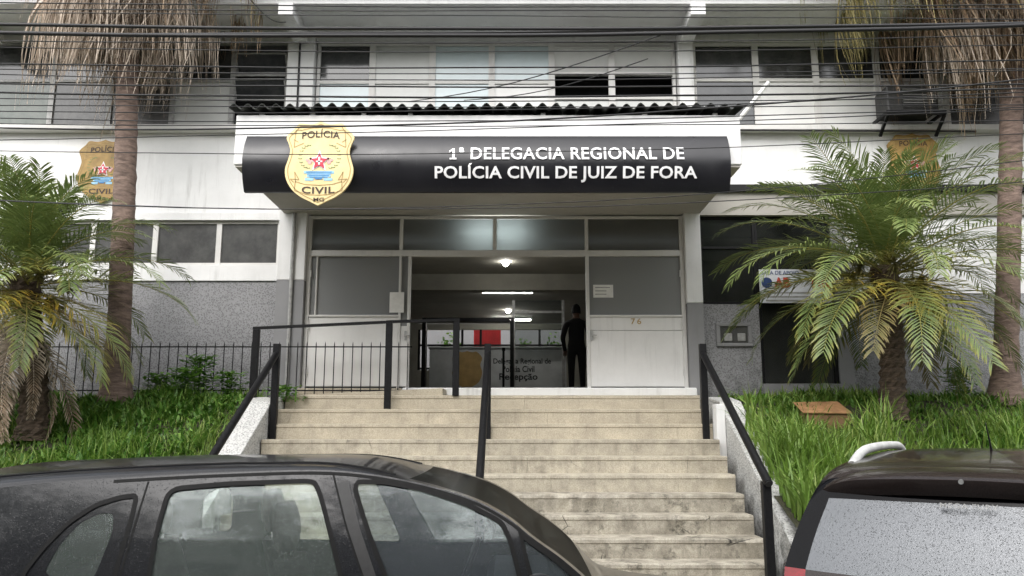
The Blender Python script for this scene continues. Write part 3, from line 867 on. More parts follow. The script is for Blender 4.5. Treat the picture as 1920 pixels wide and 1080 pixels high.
# --- shield badges
HALF = [(0, 90), (60, 112), (125, 122), (235, 112), (285, 170), (372, 262), (345, 350), (326, 430), (345, 530), (374, 640), (355, 760), (290, 868), (200, 945), (95, 1000), (0, 1048)]
def shield(cx, y, cz, H, gold, label, loc_y):
    k = H / 958.0
    def T(x, yy): return (cx + x * k, cz - (yy - 569) * k)
    e = empty('shield_badge', (cx, loc_y, cz - H / 2), label, 'badge')
    half = smooth_poly([(float(a), float(b)) for a, b in HALF], False, 3)
    half = [p for p in half]
    out = half + [(-a, b) for a, b in reversed(half[1:-1])]
    MB().prism_y([T(*p) for p in out], y, y + .035).build('plate', gold, e)
    # rim line
    m = MB(); inn = [(a * .93, 569 + (b - 569) * .945) for a, b in out]; in2 = [(a * .905, 569 + (b - 569) * .925) for a, b in out]
    n = len(out); m.add([(*T(*p)[:1], y - .003, T(*p)[1]) for p in inn] + [(T(*p)[0], y - .003, T(*p)[1]) for p in in2], [(i, (i + 1) % n, n + (i + 1) % n, n + i) for i in range(n)])
    # ribbon outlines
    def line(pts, w):
        for (a, b), (c, d) in zip(pts[:-1], pts[1:]):
            dx, dy = c - a, d - b; L = math.hypot(dx, dy) or 1; nx, ny = -dy / L * w / 2, dx / L * w / 2
            m.add([(T(q, s)[0], y - .003, T(q, s)[1]) for q, s in ((a + nx, b + ny), (c + nx, d + ny), (c - nx, d - ny), (a - nx, b - ny))], [(0, 1, 2, 3)])
    for sx in (-1, 1):
        line([(sx * 250, 790), (sx * 265, 670), (sx * 215, 760), (sx * 310, 750), (sx * 270, 790)], 9)
        line([(sx * 260, 880), (sx * 255, 780), (sx * 150, 812), (0, 822)], 9)
        line([(sx * 260, 880), (sx * 130, 925), (0, 935)], 9)
        line([(sx * 210, 190), (sx * 270, 190), (sx * 285, 390), (sx * 180, 340)], 9)
        line([(sx * 240, 330), (sx * 290, 300)], 9); line([(0, 160), (sx * 100, 165), (sx * 220, 195)], 9)
    m.build('line_work', 'gold_line', e)
    def arc(x0, x1, yb, yt, sag, wd=None):
        def f(a, b, t):
            x = x0 + a * (x1 - x0); q = (2 * a - 1)
            return (T(x, 0)[0], y - t, T(0, yb + b * (yt - yb) + sag * q * q)[1])
        return f
    lettering('lettering', 'POLÍCIA', 'badge_ink', e, arc(-200, 215, 275, 175, 20), .012, 1.05)
    lettering('lettering', 'CIVIL', 'badge_ink', e, arc(-180, 180, 920, 842, -10), .02, 1.05)
    lettering('lettering', 'MG', 'badge_ink', e, arc(-48, 70, 1005, 962, 0), .02)
    def star(r0, r1, cx_, cy_):
        return [T(cx_ + (r0 if i % 2 == 0 else r1) * math.sin(math.pi * i / 5), cy_ - (r0 if i % 2 == 0 else r1) * math.cos(math.pi * i / 5)) for i in range(10)]
    MB().prism_y(star(128, 58, 0, 550), y - .006, y - .001).build('star_outline', 'sign_white', e)
    MB().prism_y(star(98, 46, 0, 553), y - .012, y - .007).build('star', 'badge_red', e)
    m = MB(); m.add([(T(q, s)[0], y - .0135, T(q, s)[1]) for q, s in ((-10, 500), (10, 500), (10, 590), (-10, 590), (-34, 545), (34, 545), (34, 560), (-34, 560))], [(0, 1, 2, 3), (4, 5, 6, 7)]); m.build('torch', 'sign_white', e)
    m = MB()
    for sx in (-1, 1):
        pts = [(sx * (120 + 95 * math.sin(t)), 505 - 130 * math.cos(t)) for t in [i * math.pi / 9 for i in range(10)]]
        for i, (a, b) in enumerate(pts):
            for dx, dy in ((26, -16), (-22, -18), (0, 20)):
                m.add([(T(q, s)[0], y - .004, T(q, s)[1]) for q, s in ((a, b - 4), (a + dx * .6, b + dy * .2), (a + dx, b + dy), (a + dx * .2, b + dy * .7))], [(0, 1, 2, 3)])
    m.build('laurel', 'badge_green', e, fix=False)
    m = MB()
    for a, b, c, d in ((-165, 660, 165, 690), (-130, 700, 130, 728), (-150, 738, -55, 770), (55, 738, 150, 770)): m.add([(T(a, b)[0], y - .005, T(a, b)[1]), (T(c, b)[0], y - .005, T(c, b)[1]), (T(c, d)[0], y - .005, T(c, d)[1]), (T(a, d)[0], y - .005, T(a, d)[1])], [(0, 1, 2, 3)])
    m.build('ribbon', 'badge_sky', e)
    m = MB()
    for a, b, c, d in ((-140, 668, 140, 680), (-110, 708, 110, 720), (-130, 690, 130, 699), (-100, 728, 100, 738), (-40, 740, 40, 756)): m.add([(T(a, b)[0], y - .0065, T(a, b)[1]), (T(c, b)[0], y - .0065, T(c, b)[1]), (T(c, d)[0], y - .0065, T(c, d)[1]), (T(a, d)[0], y - .0065, T(a, d)[1])], [(0, 1, 2, 3)])
    m.build('ribbon_stripe', 'badge_blue', e)
    m = MB()
    for sx in (-1, 1):
        for q, s, rr in ((105, 560, 24), (135, 535, 16), (95, 520, 14)): m.prism_y([T(sx * q + rr * math.cos(t), s + rr * math.sin(t)) for t in [i * math.pi / 4 for i in range(8)]], y - .006, y - .001)
    m.build('blossom', 'badge_pink', e)
    return e
cx, _ = at(599, 300, 9.42); zt, zb = at(599, 228, 9.42)[1], at(599, 385, 9.42)[1]
shield(cx, 9.42, (zt + zb) / 2, zt - zb, 'gold', 'pale gold police shield mounted over the black sign', 9.44)
cx, _ = at(193, 320, 11.94); zt, zb = at(183, 262, 11.94)[1], at(183, 380, 11.94)[1]
shield(cx, 11.94, (zt + zb) / 2, zt - zb, 'gold_weathered', 'weathered gold police shield on the wall behind the bare palm trunk', 11.96)
cx, _ = at(1716, 320, 11.94); zt, zb = at(1716, 250, 11.94)[1], at(1716, 368, 11.94)[1]
shield(cx, 11.94, (zt + zb) / 2, zt - zb, 'gold_weathered', 'weathered gold police shield half hidden by green palm fronds', 11.96)

# --- banner over the shaded doorway
(bx0, bz1), (bx1, bz0) = at(1423, 505, 11.9), at(1562, 568, 11.9)
ban = empty('banner', ((bx0 + bx1) / 2, 11.9, bz0), 'white banner with blue disc and red letters over the shaded doorway', 'banner')
bx('sheet', 'banner_white', ban, bx0, bx1, 11.9, 11.92, bz0, bz1)
def bf(a0, b0, a1, b1): return flat(bx0 + a0 * (bx1 - bx0), bx0 + a1 * (bx1 - bx0), bz0 + b0 * (bz1 - bz0), bz0 + b1 * (bz1 - bz0), 11.9)
lettering('lettering', 'SALA DE APOIO', 'banner_blue', ban, bf(.03, .84, .55, .95), .01)
lettering('lettering', 'AB', 'banner_red', ban, bf(.2, .45, .42, .76), .04)
lettering('lettering', 'MG', 'banner_red', ban, bf(.72, .45, .97, .76), .04)
m = MB(); q = bf(0, 0, 1, 1)
m.add([q(.10 + .075 * math.cos(t), .6 + .16 * math.sin(t), .004) for t in [i * math.pi / 10 for i in range(20)]], [tuple(range(20))]); m.build('disc', 'banner_blue', ban)
m = MB()
for zz in (.30, .18, .07): m.box(bx0 + .08, bx1 - .15, 11.896, 11.899, bz0 + zz * (bz1 - bz0) - .012, bz0 + zz * (bz1 - bz0) + .012)
m.build('text_line', 'grey_metal', ban)

# --- meter box
(mx0, mz1), (mx1, mz0) = at(1341, 606, 12), at(1410, 650, 12)
mb = empty('meter_box', ((mx0 + mx1) / 2, 12, mz0), 'grey framed recessed meter box on the pebbledash wall', 'meter box')
m = MB(); m.box(mx0, mx1, 11.95, 12.0, mz1 - .05, mz1); m.box(mx0, mx1, 11.95, 12.0, mz0, mz0 + .05); m.box(mx0, mx0 + .06, 11.952, 12.0, mz0 + .05, mz1 - .05); m.box(mx1 - .06, mx1, 11.952, 12.0, mz0 + .05, mz1 - .05)
m.build('frame', 'grey_paint', mb, bevel=.006)
bx('back_plate', 'pane_grey', mb, mx0 + .06, mx1 - .06, 11.985, 11.998, mz0 + .05, mz1 - .05)
for i in range(2): bx('meter', 'grey_metal', mb, mx0 + .12 + i * .2, mx0 + .24 + i * .2, 11.965, 11.984, mz0 + .08, mz0 + .2, .008)

# --- air conditioner on its bracket
ac = empty('air_conditioner', (6.15, 11.6, 6.36), 'air conditioner with dark grille on a black bracket by the upper windows', 'air conditioner')
(ax0, az1), (ax1, az0) = at(1662, 160, 11.55), at(1762, 214, 11.55)
bx('casing', 'dark_metal', ac, ax0, ax1, 11.55, 11.97, az0 + .05, az1, .015)
g = bx('grille', 'dark_metal', ac, ax0 + .22, ax1 - .04, 11.535, 11.549, az0 + .10, az1 - .05)
for i in range(7): bx('slat', 'grey_metal', g, ax0 + .23, ax1 - .05, 11.522, 11.534, az0 + .13 + i * .043, az0 + .138 + i * .043)
m = MB(); m.box(ax0 - .05, ax1 + .08, 11.5, 11.54, az0 - .02, az0 + .045); m.box(ax0 - .05, ax0 - .01, 11.542, 12, az0, az0 + .043); m.box(ax1 + .04, ax1 + .08, 11.542, 12, az0, az0 + .043)
m.bar((ax0 - .03, 11.53, az0 - .02), (ax0 - .03, 11.82, az0 - .25), .04); m.bar((ax1 + .06, 11.53, az0 - .02), (ax1 + .06, 11.82, az0 - .25), .04)
m.build('bracket', 'black_metal', ac)

# --- pipes and cables on the facade
def pipe(name, pts, r, mat, label, cat='pipe'):
    o = MB().tube(pts, r, 8).build(name, mat, None, smooth=True); return tag(o, label, cat)
xx = at(548, 500, 11.86)[0]
pipe('downpipe', [(xx, 11.845, 4.92), (xx, 11.845, 2.12)], .028, 'grey_metal', 'grey downpipe running down the pilaster beside the spiked fence')
xx = at(561, 120, 11.86)[0]
pipe('wall_cable', [(xx, 11.86, 7.9), (xx, 11.86, 6.05)], .016, 'wire_black', 'black cable running down the upper pilaster to the corrugated roof', 'cable')
(a, b), (c, d) = at(1388, 212, 11.0), at(1443, 152, 11.0)
pipe('roof_pole', [(a - .04, 10.95, b - .12), (c, 11.05, d)], .032, 'pvc_white', 'pale slanted pole rising from the corrugated roof corner', 'pole')
pipe('conduit', [(PR1 + .3, 11.82, 6.24), (7.2, 11.82, 6.215)], .018, 'dark_metal', 'thin dark conduit under the ledge beside the canopy', 'conduit')
m = MB(); 
for k in range(5): m.tube([(2.45 + .1 * k, 10.3, 5.82), (2.5 + .1 * k, 10.25, 5.95 + .02 * (k % 2)), (2.56 + .1 * k, 10.3, 5.82)], .012, 6)
tag(m.build('cable_coil', 'pvc_white', None, smooth=True), 'coil of white cable lying on the corrugated roof', 'cable')

# ================================================================== RAILINGS AND FENCE
def st_z(y): return LAND - (11.0 - y) / TREAD * RISE
def handrail(x, top_y, bot_y, label, thick=.085):
    def step_h(y): return LAND - max(0, math.ceil((11.0 - y) / TREAD)) * RISE
    zt = at(960, 665, top_y)[1]
    e = empty('stair_handrail', (x, top_y, step_h(top_y)), label, 'handrail', None)
    bx('post', 'black_metal', e, x - thick / 2, x + thick / 2, top_y - thick / 2, top_y + thick / 2, step_h(top_y) - .01, zt + .14, .006)
    zb = zt - (top_y - bot_y) * RISE / TREAD
    bx('post', 'black_metal', e, x - thick / 2, x + thick / 2, bot_y - thick / 2, bot_y + thick / 2, step_h(bot_y) - .01, zb - .02, .006)
    MB().tube([(x, top_y - .03, zt), (x, bot_y - .09, zb - .035)], .042, 12, True).build('rail', 'black_metal', e, smooth=True)
    # dark disc painted as the shade inside the pipe's lower end
    m = MB().tube([(x, bot_y - .0905, zb - .0353), (x, bot_y - .10, zb - .041)], .034, 12); m.build('pipe_end_shade', 'dark_void', e)
    return e
handrail(at(1319, 700, 10.36)[0], 10.36, 8.0, 'black sloping handrail along the stair side with the plaster block')
handrail(at(914, 760, 10.36)[0], 10.36, 8.0, 'black sloping handrail down the middle of the stairs')
handrail(at(517, 700, 10.36)[0], 10.36, 8.0, 'black sloping handrail beside the spiked fence garden')
rr = empty('ramp_railing', (-2.2, 11.0, LAND), 'black railing with three posts along the access ramp', 'railing')
rp_ = [(at(478, 680, 10.98)[0], 10.98, at(478, 618, 10.98)[1], 2.05), (at(728, 690, 10.86)[0], 10.86, at(728, 606, 10.86)[1], LAND - RISE), (at(855, 680, 10.99)[0], 10.99, at(855, 602, 10.99)[1], LAND)]
for x, y, zt, zb in rp_: bx('post', 'black_metal', rr, x - .044, x + .044, y - .035, y + .035, zb - .01, zt, .006)
for (xa, ya, za, _), (xb, yb, zb, _) in zip(rp_[:-1], rp_[1:]): MB().bar((xa - .044, ya, za + .018), (xb + .043, yb, zb + .018), .06, .036).build('rail', 'black_metal', rr)
fe = empty('spiked_fence', (-3.2, 11.66, 2.1), 'low black spiked fence in front of the grey wall and door panel', 'fence')
fx0, fx1 = -7.6, at(772, 690, 11.66)[0]; fz = at(600, 650, 11.66)[1]
bx('rail', 'black_metal', fe, fx0, fx1, 11.65, 11.665, fz - .012, fz + .006)
bx('rail', 'black_metal', fe, fx0, fx1, 11.65, 11.665, 2.205, 2.225)
proto = None; x = fx0 + .05; nb = 0
while x < fx1:
    if proto is None:
        m = MB().tube([(x, 11.6575, 2.02), (x, 11.6575, fz + .035), (x, 11.6575, fz + .075)], [.0075, .0075, .001], 6); proto = m.build('bar', 'black_metal', fe); x_p = x
    else:
        c = proto.copy(); c.location.x += x - x_p; col.objects.link(c); c.parent = fe
    x += .134
# far part of the fence, painted white, before the door opening

# ================================================================== PALMS
def set_tint(me, vals):
    a = me.attributes.new('tint', 'FLOAT', 'POINT'); a.data.foreach_set('value', np.array(vals, dtype=np.float32))
def strip_mesh(name, V, Fc, T, mat):
    me = bpy.data.meshes.new(name); me.from_pydata(V, [], Fc); set_tint(me, T); me.materials.append(MATS[mat])
    me.polygons.foreach_set('use_smooth', [True] * len(me.polygons))
    return me

def pinnate(L, elev, droop, seed, yellow, mat, leaf_len=.46, n=44, wid=.0098):
    """feather frond growing along +x, curving down; yellow 0..1 = how far the tips have turned"""
    r = random.Random(seed); V, Fc, T = [], [], []
    pts = []; p = Vector((0, 0, 0)); N = 24; side = r.uniform(-.25, .25)
    for i in range(N + 1):
        s = i / N; e = elev - droop * (.35 * s + .75 * s ** 2.4)
        d = Vector((math.cos(e) * math.cos(side * s), math.cos(e) * math.sin(side * s), math.sin(e)))
        pts.append((p.copy(), d)); p = p + d * (L / N)
    def rach(s):
        k = min(N - 1e-6, s * N); i = int(k); f = k - i
        return pts[i][0].lerp(pts[i + 1][0], f), pts[i][1].lerp(pts[i + 1][1], f).normalized()
    for i in range(N):                                             # rachis as a thin three sided stalk
        a, da = pts[i]; b, db = pts[i + 1]; w0, w1 = .012 * (1 - i / N) + .002, .012 * (1 - (i + 1) / N) + .002
        k = len(V)
        for c, w in ((a, w0), (b, w1)): V += [tuple(c + Vector((0, w, 0))), tuple(c + Vector((0, -w, 0))), tuple(c + Vector((0, 0, -w * 1.4)))]
        Fc += [(k, k + 3, k + 4, k + 1), (k + 1, k + 4, k + 5, k + 2), (k + 2, k + 5, k + 3, k)]; T += [.25 + .2 * yellow] * 6
    for j in range(n):
        s = .10 + .90 * (j + .5) / n
        c, d = rach(s)
        lat = Vector((-d.y, d.x, 0)); lat = lat.normalized() if lat.length > .05 else Vector((0, 1, 0))
        up = lat.cross(d) * -1.0
        if up.z < 0: up = -up
        ll = leaf_len * (min(1, .45 + s * 2.2) * (1 - .62 * max(0, s - .45) / .55)) * r.uniform(.85, 1.12)
        for sg in (-1, 1):
            if r.random() < .03: continue
            fw = .50 + .85 * s + r.gauss(0, .10)
            dirv = (lat * sg + d * fw + up * r.gauss(.18, .12)).normalized()
            p0 = c; p1 = c + dirv * ll * .5; dn = Vector((0, 0, -1))
            p2 = p1 + (dirv + dn * r.uniform(.1, .4)).normalized() * ll * .3
            p3 = p2 + (dirv + dn * r.uniform(.25, .9)).normalized() * ll * .22
            w = (d - dirv * d.dot(dirv)).normalized() * wid * r.uniform(.8, 1.2)
            k = len(V); V += [tuple(p0 - w * .4), tuple(p0 + w * .4), tuple(p1 - w), tuple(p1 + w), tuple(p2 - w * .75), tuple(p2 + w * .75), tuple(p3)]
            Fc += [(k, k + 1, k + 3, k + 2), (k + 2, k + 3, k + 5, k + 4), (k + 4, k + 5, k + 6)]
            q = r.random()
            bs = max(0, 1.25 - 1.9 * s); t0 = min(1, yellow * bs * (.6 if q < .4 else 1.1)); t1 = min(1, yellow * (bs * 1.5 + .28) * (.5 if q < .4 else 1.2) + .05)
            T += [t0 * .5, t0 * .5, t0, t0, t1 * .9, t1 * .9, t1]
    return strip_mesh('frond', V, Fc, T, mat)

def date_palm(base, crown, L, count, label, seed, dead=0, ripe=1.0):
    r = random.Random(seed)
    e = empty('date_palm', base, label, 'palm tree', 'feather palms in the garden')
    bvec, cvec = Vector(base), Vector(crown)
    # trunk with rows of old leaf bases
    m = MB(); rows = []; n = 18; NR = 34
    H = cvec - bvec
    for i in range(NR):
        s = i / (NR - 1); c = bvec + H * s + Vector((.04 * math.sin(s * 4), 0, 0)); rr = .150 - .03 * s + (.05 if s > .8 else 0) * (s - .8) / .2 + .06 * max(0, .12 - s) / .12
        rows.append([c + Vector((math.cos(t), math.sin(t), 0)) * (rr * (1 + .22 * (((j + (i // 2)) % 2) * (1 if i % 2 == 0 else .2)) + r.uniform(-.05, .05))) for j, t in enumerate([2 * math.pi * j / n for j in range(n)])])
    m.grid(rows, True); m.build('trunk', 'date_bark', e, smooth=False)
    levels = [(1.38, .7), (1.14, .95), (.90, 1.1), (.66, 1.15), (.44, 1.2), (.2, 1.15), (-.2, 1.05), (-.5, .7)]
    var = {}
    ga = 2.39996; a0 = r.uniform(0, 6.28)
    for i in range(count):
        q = i / count; lv = min(7, int(q * 8)); yv = 0 if lv < 4 else ripe * [.0, .25, .5, .7][lv - 4]
        key = (lv, i % 2)
        if key not in var:
            var[key] = pinnate(L * (.72, .84, .95, 1, 1, 1, .92, .82)[lv] * (1 if i % 2 else .93), levels[lv][0], levels[lv][1], seed * 100 + lv * 7 + i, yv * (.75 if i % 2 else 1.0), 'palm_leaf' if lv < 7 or i % 2 else 'palm_leaf_old')
        o = bpy.data.objects.new('frond', var[key]); col.objects.link(o); o.parent = e
        o.location = (cvec - bvec) + Vector((r.uniform(-.05, .05), r.uniform(-.05, .05), .12 - .35 * q))
        sc = r.uniform(.85, 1.1)
        o.scale = (sc, sc, sc); o.rotation_euler = (r.uniform(-.18, .18), r.uniform(-.12, .12), a0 + i * ga + r.uniform(-.2, .2))
    if dead:
        dv = [pinnate(L * .9, -.75, .75, seed * 100 + 80 + k, 1.0, 'dead_leaf', .26, 40, .009) for k in range(3)]
        for i in range(dead):
            o = bpy.data.objects.new('dead_frond', dv[i % 3]); col.objects.link(o); o.parent = e
            o.location = (cvec - bvec) + Vector((0, 0, -.3 - .25 * r.random())); o.rotation_euler = (r.uniform(-.2, .2), r.uniform(.05, .45), i * ga + .5)
            s_ = r.uniform(.8, 1.05); o.scale = (s_, s_, s_)
    # flower clusters: sprays of thin strands
    V, Fc, T = [], [], []
    for k in range(90):
        d = Vector((r.gauss(.5, .4), r.gauss(0, .5), r.gauss(-.2, .35))).normalized(); ln = r.uniform(.12, .26); p = Vector((.42, 0, 0)); q = p + d * ln
        w = Vector((0, 0, 1)).cross(d).normalized() * .008; b_ = len(V)
        V += [tuple(p - w), tuple(p + w), tuple(q + w), tuple(q - w)]; Fc.append((b_, b_ + 1, b_ + 2, b_ + 3)); T += [.1, .1, .3, .3]
    V0 = len(V); V += [(0, .01, 0), (0, -.01, 0), (.44, -.008, 0), (.44, .008, 0)]; Fc.append((V0, V0 + 1, V0 + 2, V0 + 3)); T += [.2] * 4
    fm = strip_mesh('flower_spray', V, Fc, T, 'hanging_green')
    for k in range(6):
        o = bpy.data.objects.new('flower_spray', fm); col.objects.link(o); o.parent = e
        o.location = (cvec - bvec) + Vector((0, 0, -.05)); o.rotation_euler = (0, r.uniform(-.1, .4), k * 1.05 + .3)
    return e

x, z = at(60, 830, 9.9)
lb = (x, 9.9, ground_z(9.9) - .05)
date_palm(lb, (at(50, 520, 9.8)[0], 9.8, at(50, 520, 9.8)[1]), 2.0, 60, 'bushy feather palm with hanging dead fronds beside the bare palm trunk', 3, 18, 1.25)
xr = at(1672, 800, 10.45)[0]
date_palm((xr, 10.45, ground_z(10.45) - .05), (at(1662, 500, 10.4)[0], 10.4, at(1662, 500, 10.4)[1]), 2.4, 84, 'full green feather palm with yellow tips near the cardboard box', 5, 0, .9)

def fan_leaf(reach, drop, hang, seed, mat, strips=38, spread=.9, dry=.5, dead=True):
    """hanging fan frond: stalk from the trunk, then long strips that hang from its end"""
    r = random.Random(seed); V, Fc, T = [], [], []
    P = [Vector((reach * s, 0, .25 * reach * math.sin(s * 2.2) - drop * s * s)) for s in [i / 6 for i in range(7)]]
    for i in range(6):
        k = len(V)
        for c in (P[i], P[i + 1]): V += [tuple(c + Vector((0, .02, 0))), tuple(c + Vector((0, -.02, 0))), tuple(c + Vector((0, 0, -.02)))]
        Fc += [(k, k + 3, k + 4, k + 1), (k + 1, k + 4, k + 5, k + 2), (k + 2, k + 5, k + 3, k)]; T += [.3] * 6
    end = P[-1]; d0 = (P[-1] - P[-2]).normalized()
    for j in range(strips):
        a = (j / (strips - 1) - .5) * 2 * spread + r.uniform(-.06, .06)
        d = (d0 * math.cos(a) + Vector((0, 1, 0)) * math.sin(a)).normalized()
        ln = hang * r.uniform(.6, 1.1) * (1 - .22 * abs(a)); N = 7; p = end.copy(); w0 = r.uniform(.006, .017); tw = r.uniform(0, 3.14)
        wig = r.gauss(0, .28)
        prev = None; tj = min(1, max(0, dry + r.gauss(0, .28)))
        for i in range(N + 1):
            s = i / N; g = min(1, .12 + s * 2.4)
            dd = (d * (1 - g) + Vector((wig * .4 * math.sin(s * 5), wig * math.cos(s * 4 + j), -1)) * g).normalized()
            wv = Vector((math.cos(tw + s * 1.5), math.sin(tw + s * 1.5), 0)) * w0 * (1 - .8 * s)
            k = len(V); V += [tuple(p - wv), tuple(p + wv)]; T += [tj * (.7 + .5 * s)] * 2
            if prev is not None: Fc.append((prev, prev + 1, k + 1, k))
            prev = k; p = p + dd * (ln / N)
    return strip_mesh('fan_frond', V, Fc, T, mat)

def fan_palm(base, top, label, seed, layers):
    r = random.Random(seed); bvec, tvec = Vector(base), Vector(top)
    e = empty('fan_palm', base, label, 'palm tree', 'tall fan palms before the facade')
    m = MB(); rows = []; NR = 70; n = 20
    for i in range(NR):
        s = i / (NR - 1); c = bvec.lerp(tvec, s) + Vector((.05 * math.sin(s * 3), 0, 0)); z = (tvec.z - bvec.z) * s
        rr = .150 - .012 * s + .13 * math.exp(-z / .28) + .008 * (i % 2) + r.uniform(-.004, .004)
        rows.append([c + Vector((math.cos(t), math.sin(t), 0)) * (rr + r.uniform(-.004, .004)) for t in [2 * math.pi * j / n for j in range(n)]])
    m.grid(rows, True); m.build('trunk', 'palm_bark', e, smooth='all')
    for name, mat, cnt, z0, z1, reach, drop, hang, az0, az1, dry in layers:
        var = [fan_leaf(reach * f, drop * f, hang * g, seed * 50 + k + int(z0 * 10), mat, 38, .95, dry) for k, (f, g) in enumerate(((1, 1), (.8, 1.1), (.55, .95), (.9, .85)))]
        for i in range(cnt):
            zz = r.uniform(z0, z1); s = (zz - bvec.z) / (tvec.z - bvec.z)
            o = bpy.data.objects.new(name, var[i % 4]); col.objects.link(o); o.parent = e
            o.location = bvec.lerp(tvec, s) - bvec; o.rotation_euler = (r.uniform(-.12, .12), r.uniform(-.15, .15), az0 + (az1 - az0) * (i + r.random()) / cnt)
            k = r.uniform(.88, 1.12); o.scale = (k, k, k)
    return e
PI = math.pi
lbase = (at(216, 765, 11.0)[0], 11.0, 1.98); ltop = (at(219, 60, 11.0)[0], 11.0, 9.7)
fan_palm(lbase, ltop, 'tall fan palm with grey dead skirt before the spiked fence', 11,
         [('dead_frond', 'dead_leaf', 28, 7.6, 8.1, .38, .1, 1.35, 0, 2 * PI, .45),
          ('dead_frond', 'dead_leaf', 32, 8.0, 8.8, .85, .25, 1.75, 0, 2 * PI, .5),
          ('dead_frond', 'dead_leaf_brown', 26, 8.6, 9.3, 1.55, .3, 1.5, -1.3, .9, .35),
          ('dead_frond', 'hanging_green', 12, 8.8, 9.4, 2.15, .35, 1.35, -.75, .25, .5),
          ('frond', 'hanging_green', 20, 9.3, 9.65, 1.5, -.4, .9, 0, 2 * PI, .1)])
rbase = (at(1884, 770, 11.0)[0], 11.0, 1.98); rtop = (at(1896, 60, 11.0)[0] + .25, 11.0, 9.9)
fan_palm(rbase, rtop, 'tall fan palm with long brown and green hanging skirt near the air conditioner', 12,
         [('dead_frond', 'dead_leaf_brown', 26, 7.3, 8.0, .45, .1, 1.45, 0, 2 * PI, .4),
          ('dead_frond', 'dead_leaf', 30, 7.7, 8.6, .95, .25, 1.7, 0, 2 * PI, .4),
          ('dead_frond', 'dead_leaf_brown', 30, 8.3, 9.2, 1.45, .35, 2.0, PI * .55, PI * 1.6, .3),
          ('dead_frond', 'hanging_green', 34, 8.6, 9.4, 2.4, .5, 1.9, PI * .72, PI * 1.4, .35),
          ('dead_frond', 'hanging_green', 18, 8.9, 9.5, 3.1, .6, 1.6, PI * .85, PI * 1.2, .3),
          ('frond', 'hanging_green', 20, 9.4, 9.8, 1.5, -.4, .9, 0, 2 * PI, .1)])

# ================================================================== GRASS AND WEEDS
def blades(name, label, x0, x1, y0, y1, count, h0, h1, w, lean, mat, seed, broad=0.0, zoff=0.0, hole=None, back=1.0):
    g = np.random.default_rng(seed); n = count
    X = g.uniform(x0, x1, n); Y = y0 + (y1 - y0) * g.random(n)
    # clumping
    cl = np.sin(X * 3.1 + 1.3 * np.sin(Y * 2.3)) * np.sin(Y * 3.7 + X) * .5 + .5
    keep = g.random(n) < (.35 + .65 * cl); X, Y, cl = X[keep], Y[keep], cl[keep]; n = len(X)
    if hole:
        k2 = ~((X > hole[0]) & (X < hole[1]) & (Y > hole[2]) & (Y < hole[3])); X, Y, cl = X[k2], Y[k2], cl[k2]; n = len(X)
    Z = np.array([ground_z(y) for y in Y]) - .03 + zoff
    H = g.uniform(h0, h1, n) * (.45 + .9 * cl) * (1 - (1 - back) * np.clip((Y - 9.4) / 1.0, 0, 1)); A = g.uniform(0, 2 * np.pi, n); LN = g.uniform(.15, 1.0, n) * lean
    W = w * g.uniform(.7, 1.3, n)
    N = 4; V = np.zeros((n, (N + 1) * 2, 3), dtype=np.float32); T = np.zeros((n, (N + 1) * 2), dtype=np.float32); tb = g.random(n) ** 3 * .9 * (.4 + 1.0 * (np.sin(X * 1.9 + 2 * np.sin(Y * 1.4)) * .5 + .5))
    tw = A + np.pi / 2 + g.normal(0, .5, n)
    for i in range(N + 1):
        s = i / N; out = H * LN * s ** 2.0; up = H * (s - .42 * LN * s ** 3)
        cx, cy = X + np.cos(A) * out, Y + np.sin(A) * out; cz = Z + up
        wd = W * ((1 - s) ** .6 if broad == 0 else (np.sin(np.pi * min(.97, .06 + s)) ** .8)) + .0006
        for sd, o in ((-1, 0), (1, 1)):
            V[:, i * 2 + o, 0] = cx + np.cos(tw) * wd * sd; V[:, i * 2 + o, 1] = cy + np.sin(tw) * wd * sd; V[:, i * 2 + o, 2] = cz
            T[:, i * 2 + o] = tb * (.4 + .6 * s)
    k = (N + 1) * 2; base = np.arange(n)[:, None] * k
    F = np.stack([np.concatenate([base + 2 * i, base + 2 * i + 1, base + 2 * i + 3, base + 2 * i + 2], 1) for i in range(N)], 1).reshape(-1, 4)
    me = bpy.data.meshes.new(name); me.vertices.add(n * k); me.vertices.foreach_set('co', V.reshape(-1))
    me.loops.add(F.size); me.loops.foreach_set('vertex_index', F.reshape(-1).astype(np.int32))
    me.polygons.add(len(F)); me.polygons.foreach_set('loop_start', np.arange(0, F.size, 4, dtype=np.int32))
    me.update(calc_edges=True); me.validate(); set_tint(me, T.reshape(-1))
    me.polygons.foreach_set('use_smooth', [True] * len(me.polygons))
    o = link(name, me, mat, None); return tag(o, label, 'grass' if broad == 0 else 'weeds', None, 'stuff')
GL, GR = SX0 - .36, SX1 + .36
BOXH = (3.95, 4.75, 9.35, 10.75)
blades('grass', 'fine green grass on the slope below the spiked fence', -9.0, GL, 7.95, 11.5, 17000, .12, .36, .006, .9, 'grass_blade', 1, 0.0, 0.0, None, .7)
blades('weeds', 'leafy green weeds under the bushy feather palm', -9.0, GL - .2, 7.95, 11.3, 15000, .08, .22, .020, 1.2, 'weed_leaf', 2, 1.0)
blades('grass', 'long coarse green grass around the cardboard box', GR, 9.5, 7.95, 11.7, 13000, .22, .58, .010, .95, 'grass_blade', 3, 0.0, 0.0, BOXH, .45)
blades('weeds', 'low leafy weeds among the long grass', GR, 9.5, 7.95, 11.8, 9000, .06, .2, .018, 1.2, 'weed_leaf', 4, 1.0, 0.0, BOXH)
blades('grass', 'tall pale grass tufts beside the stair parapet', GR - .12, GR + 1.5, 7.92, 9.8, 2200, .45, .75, .013, .8, 'grass_blade', 6)
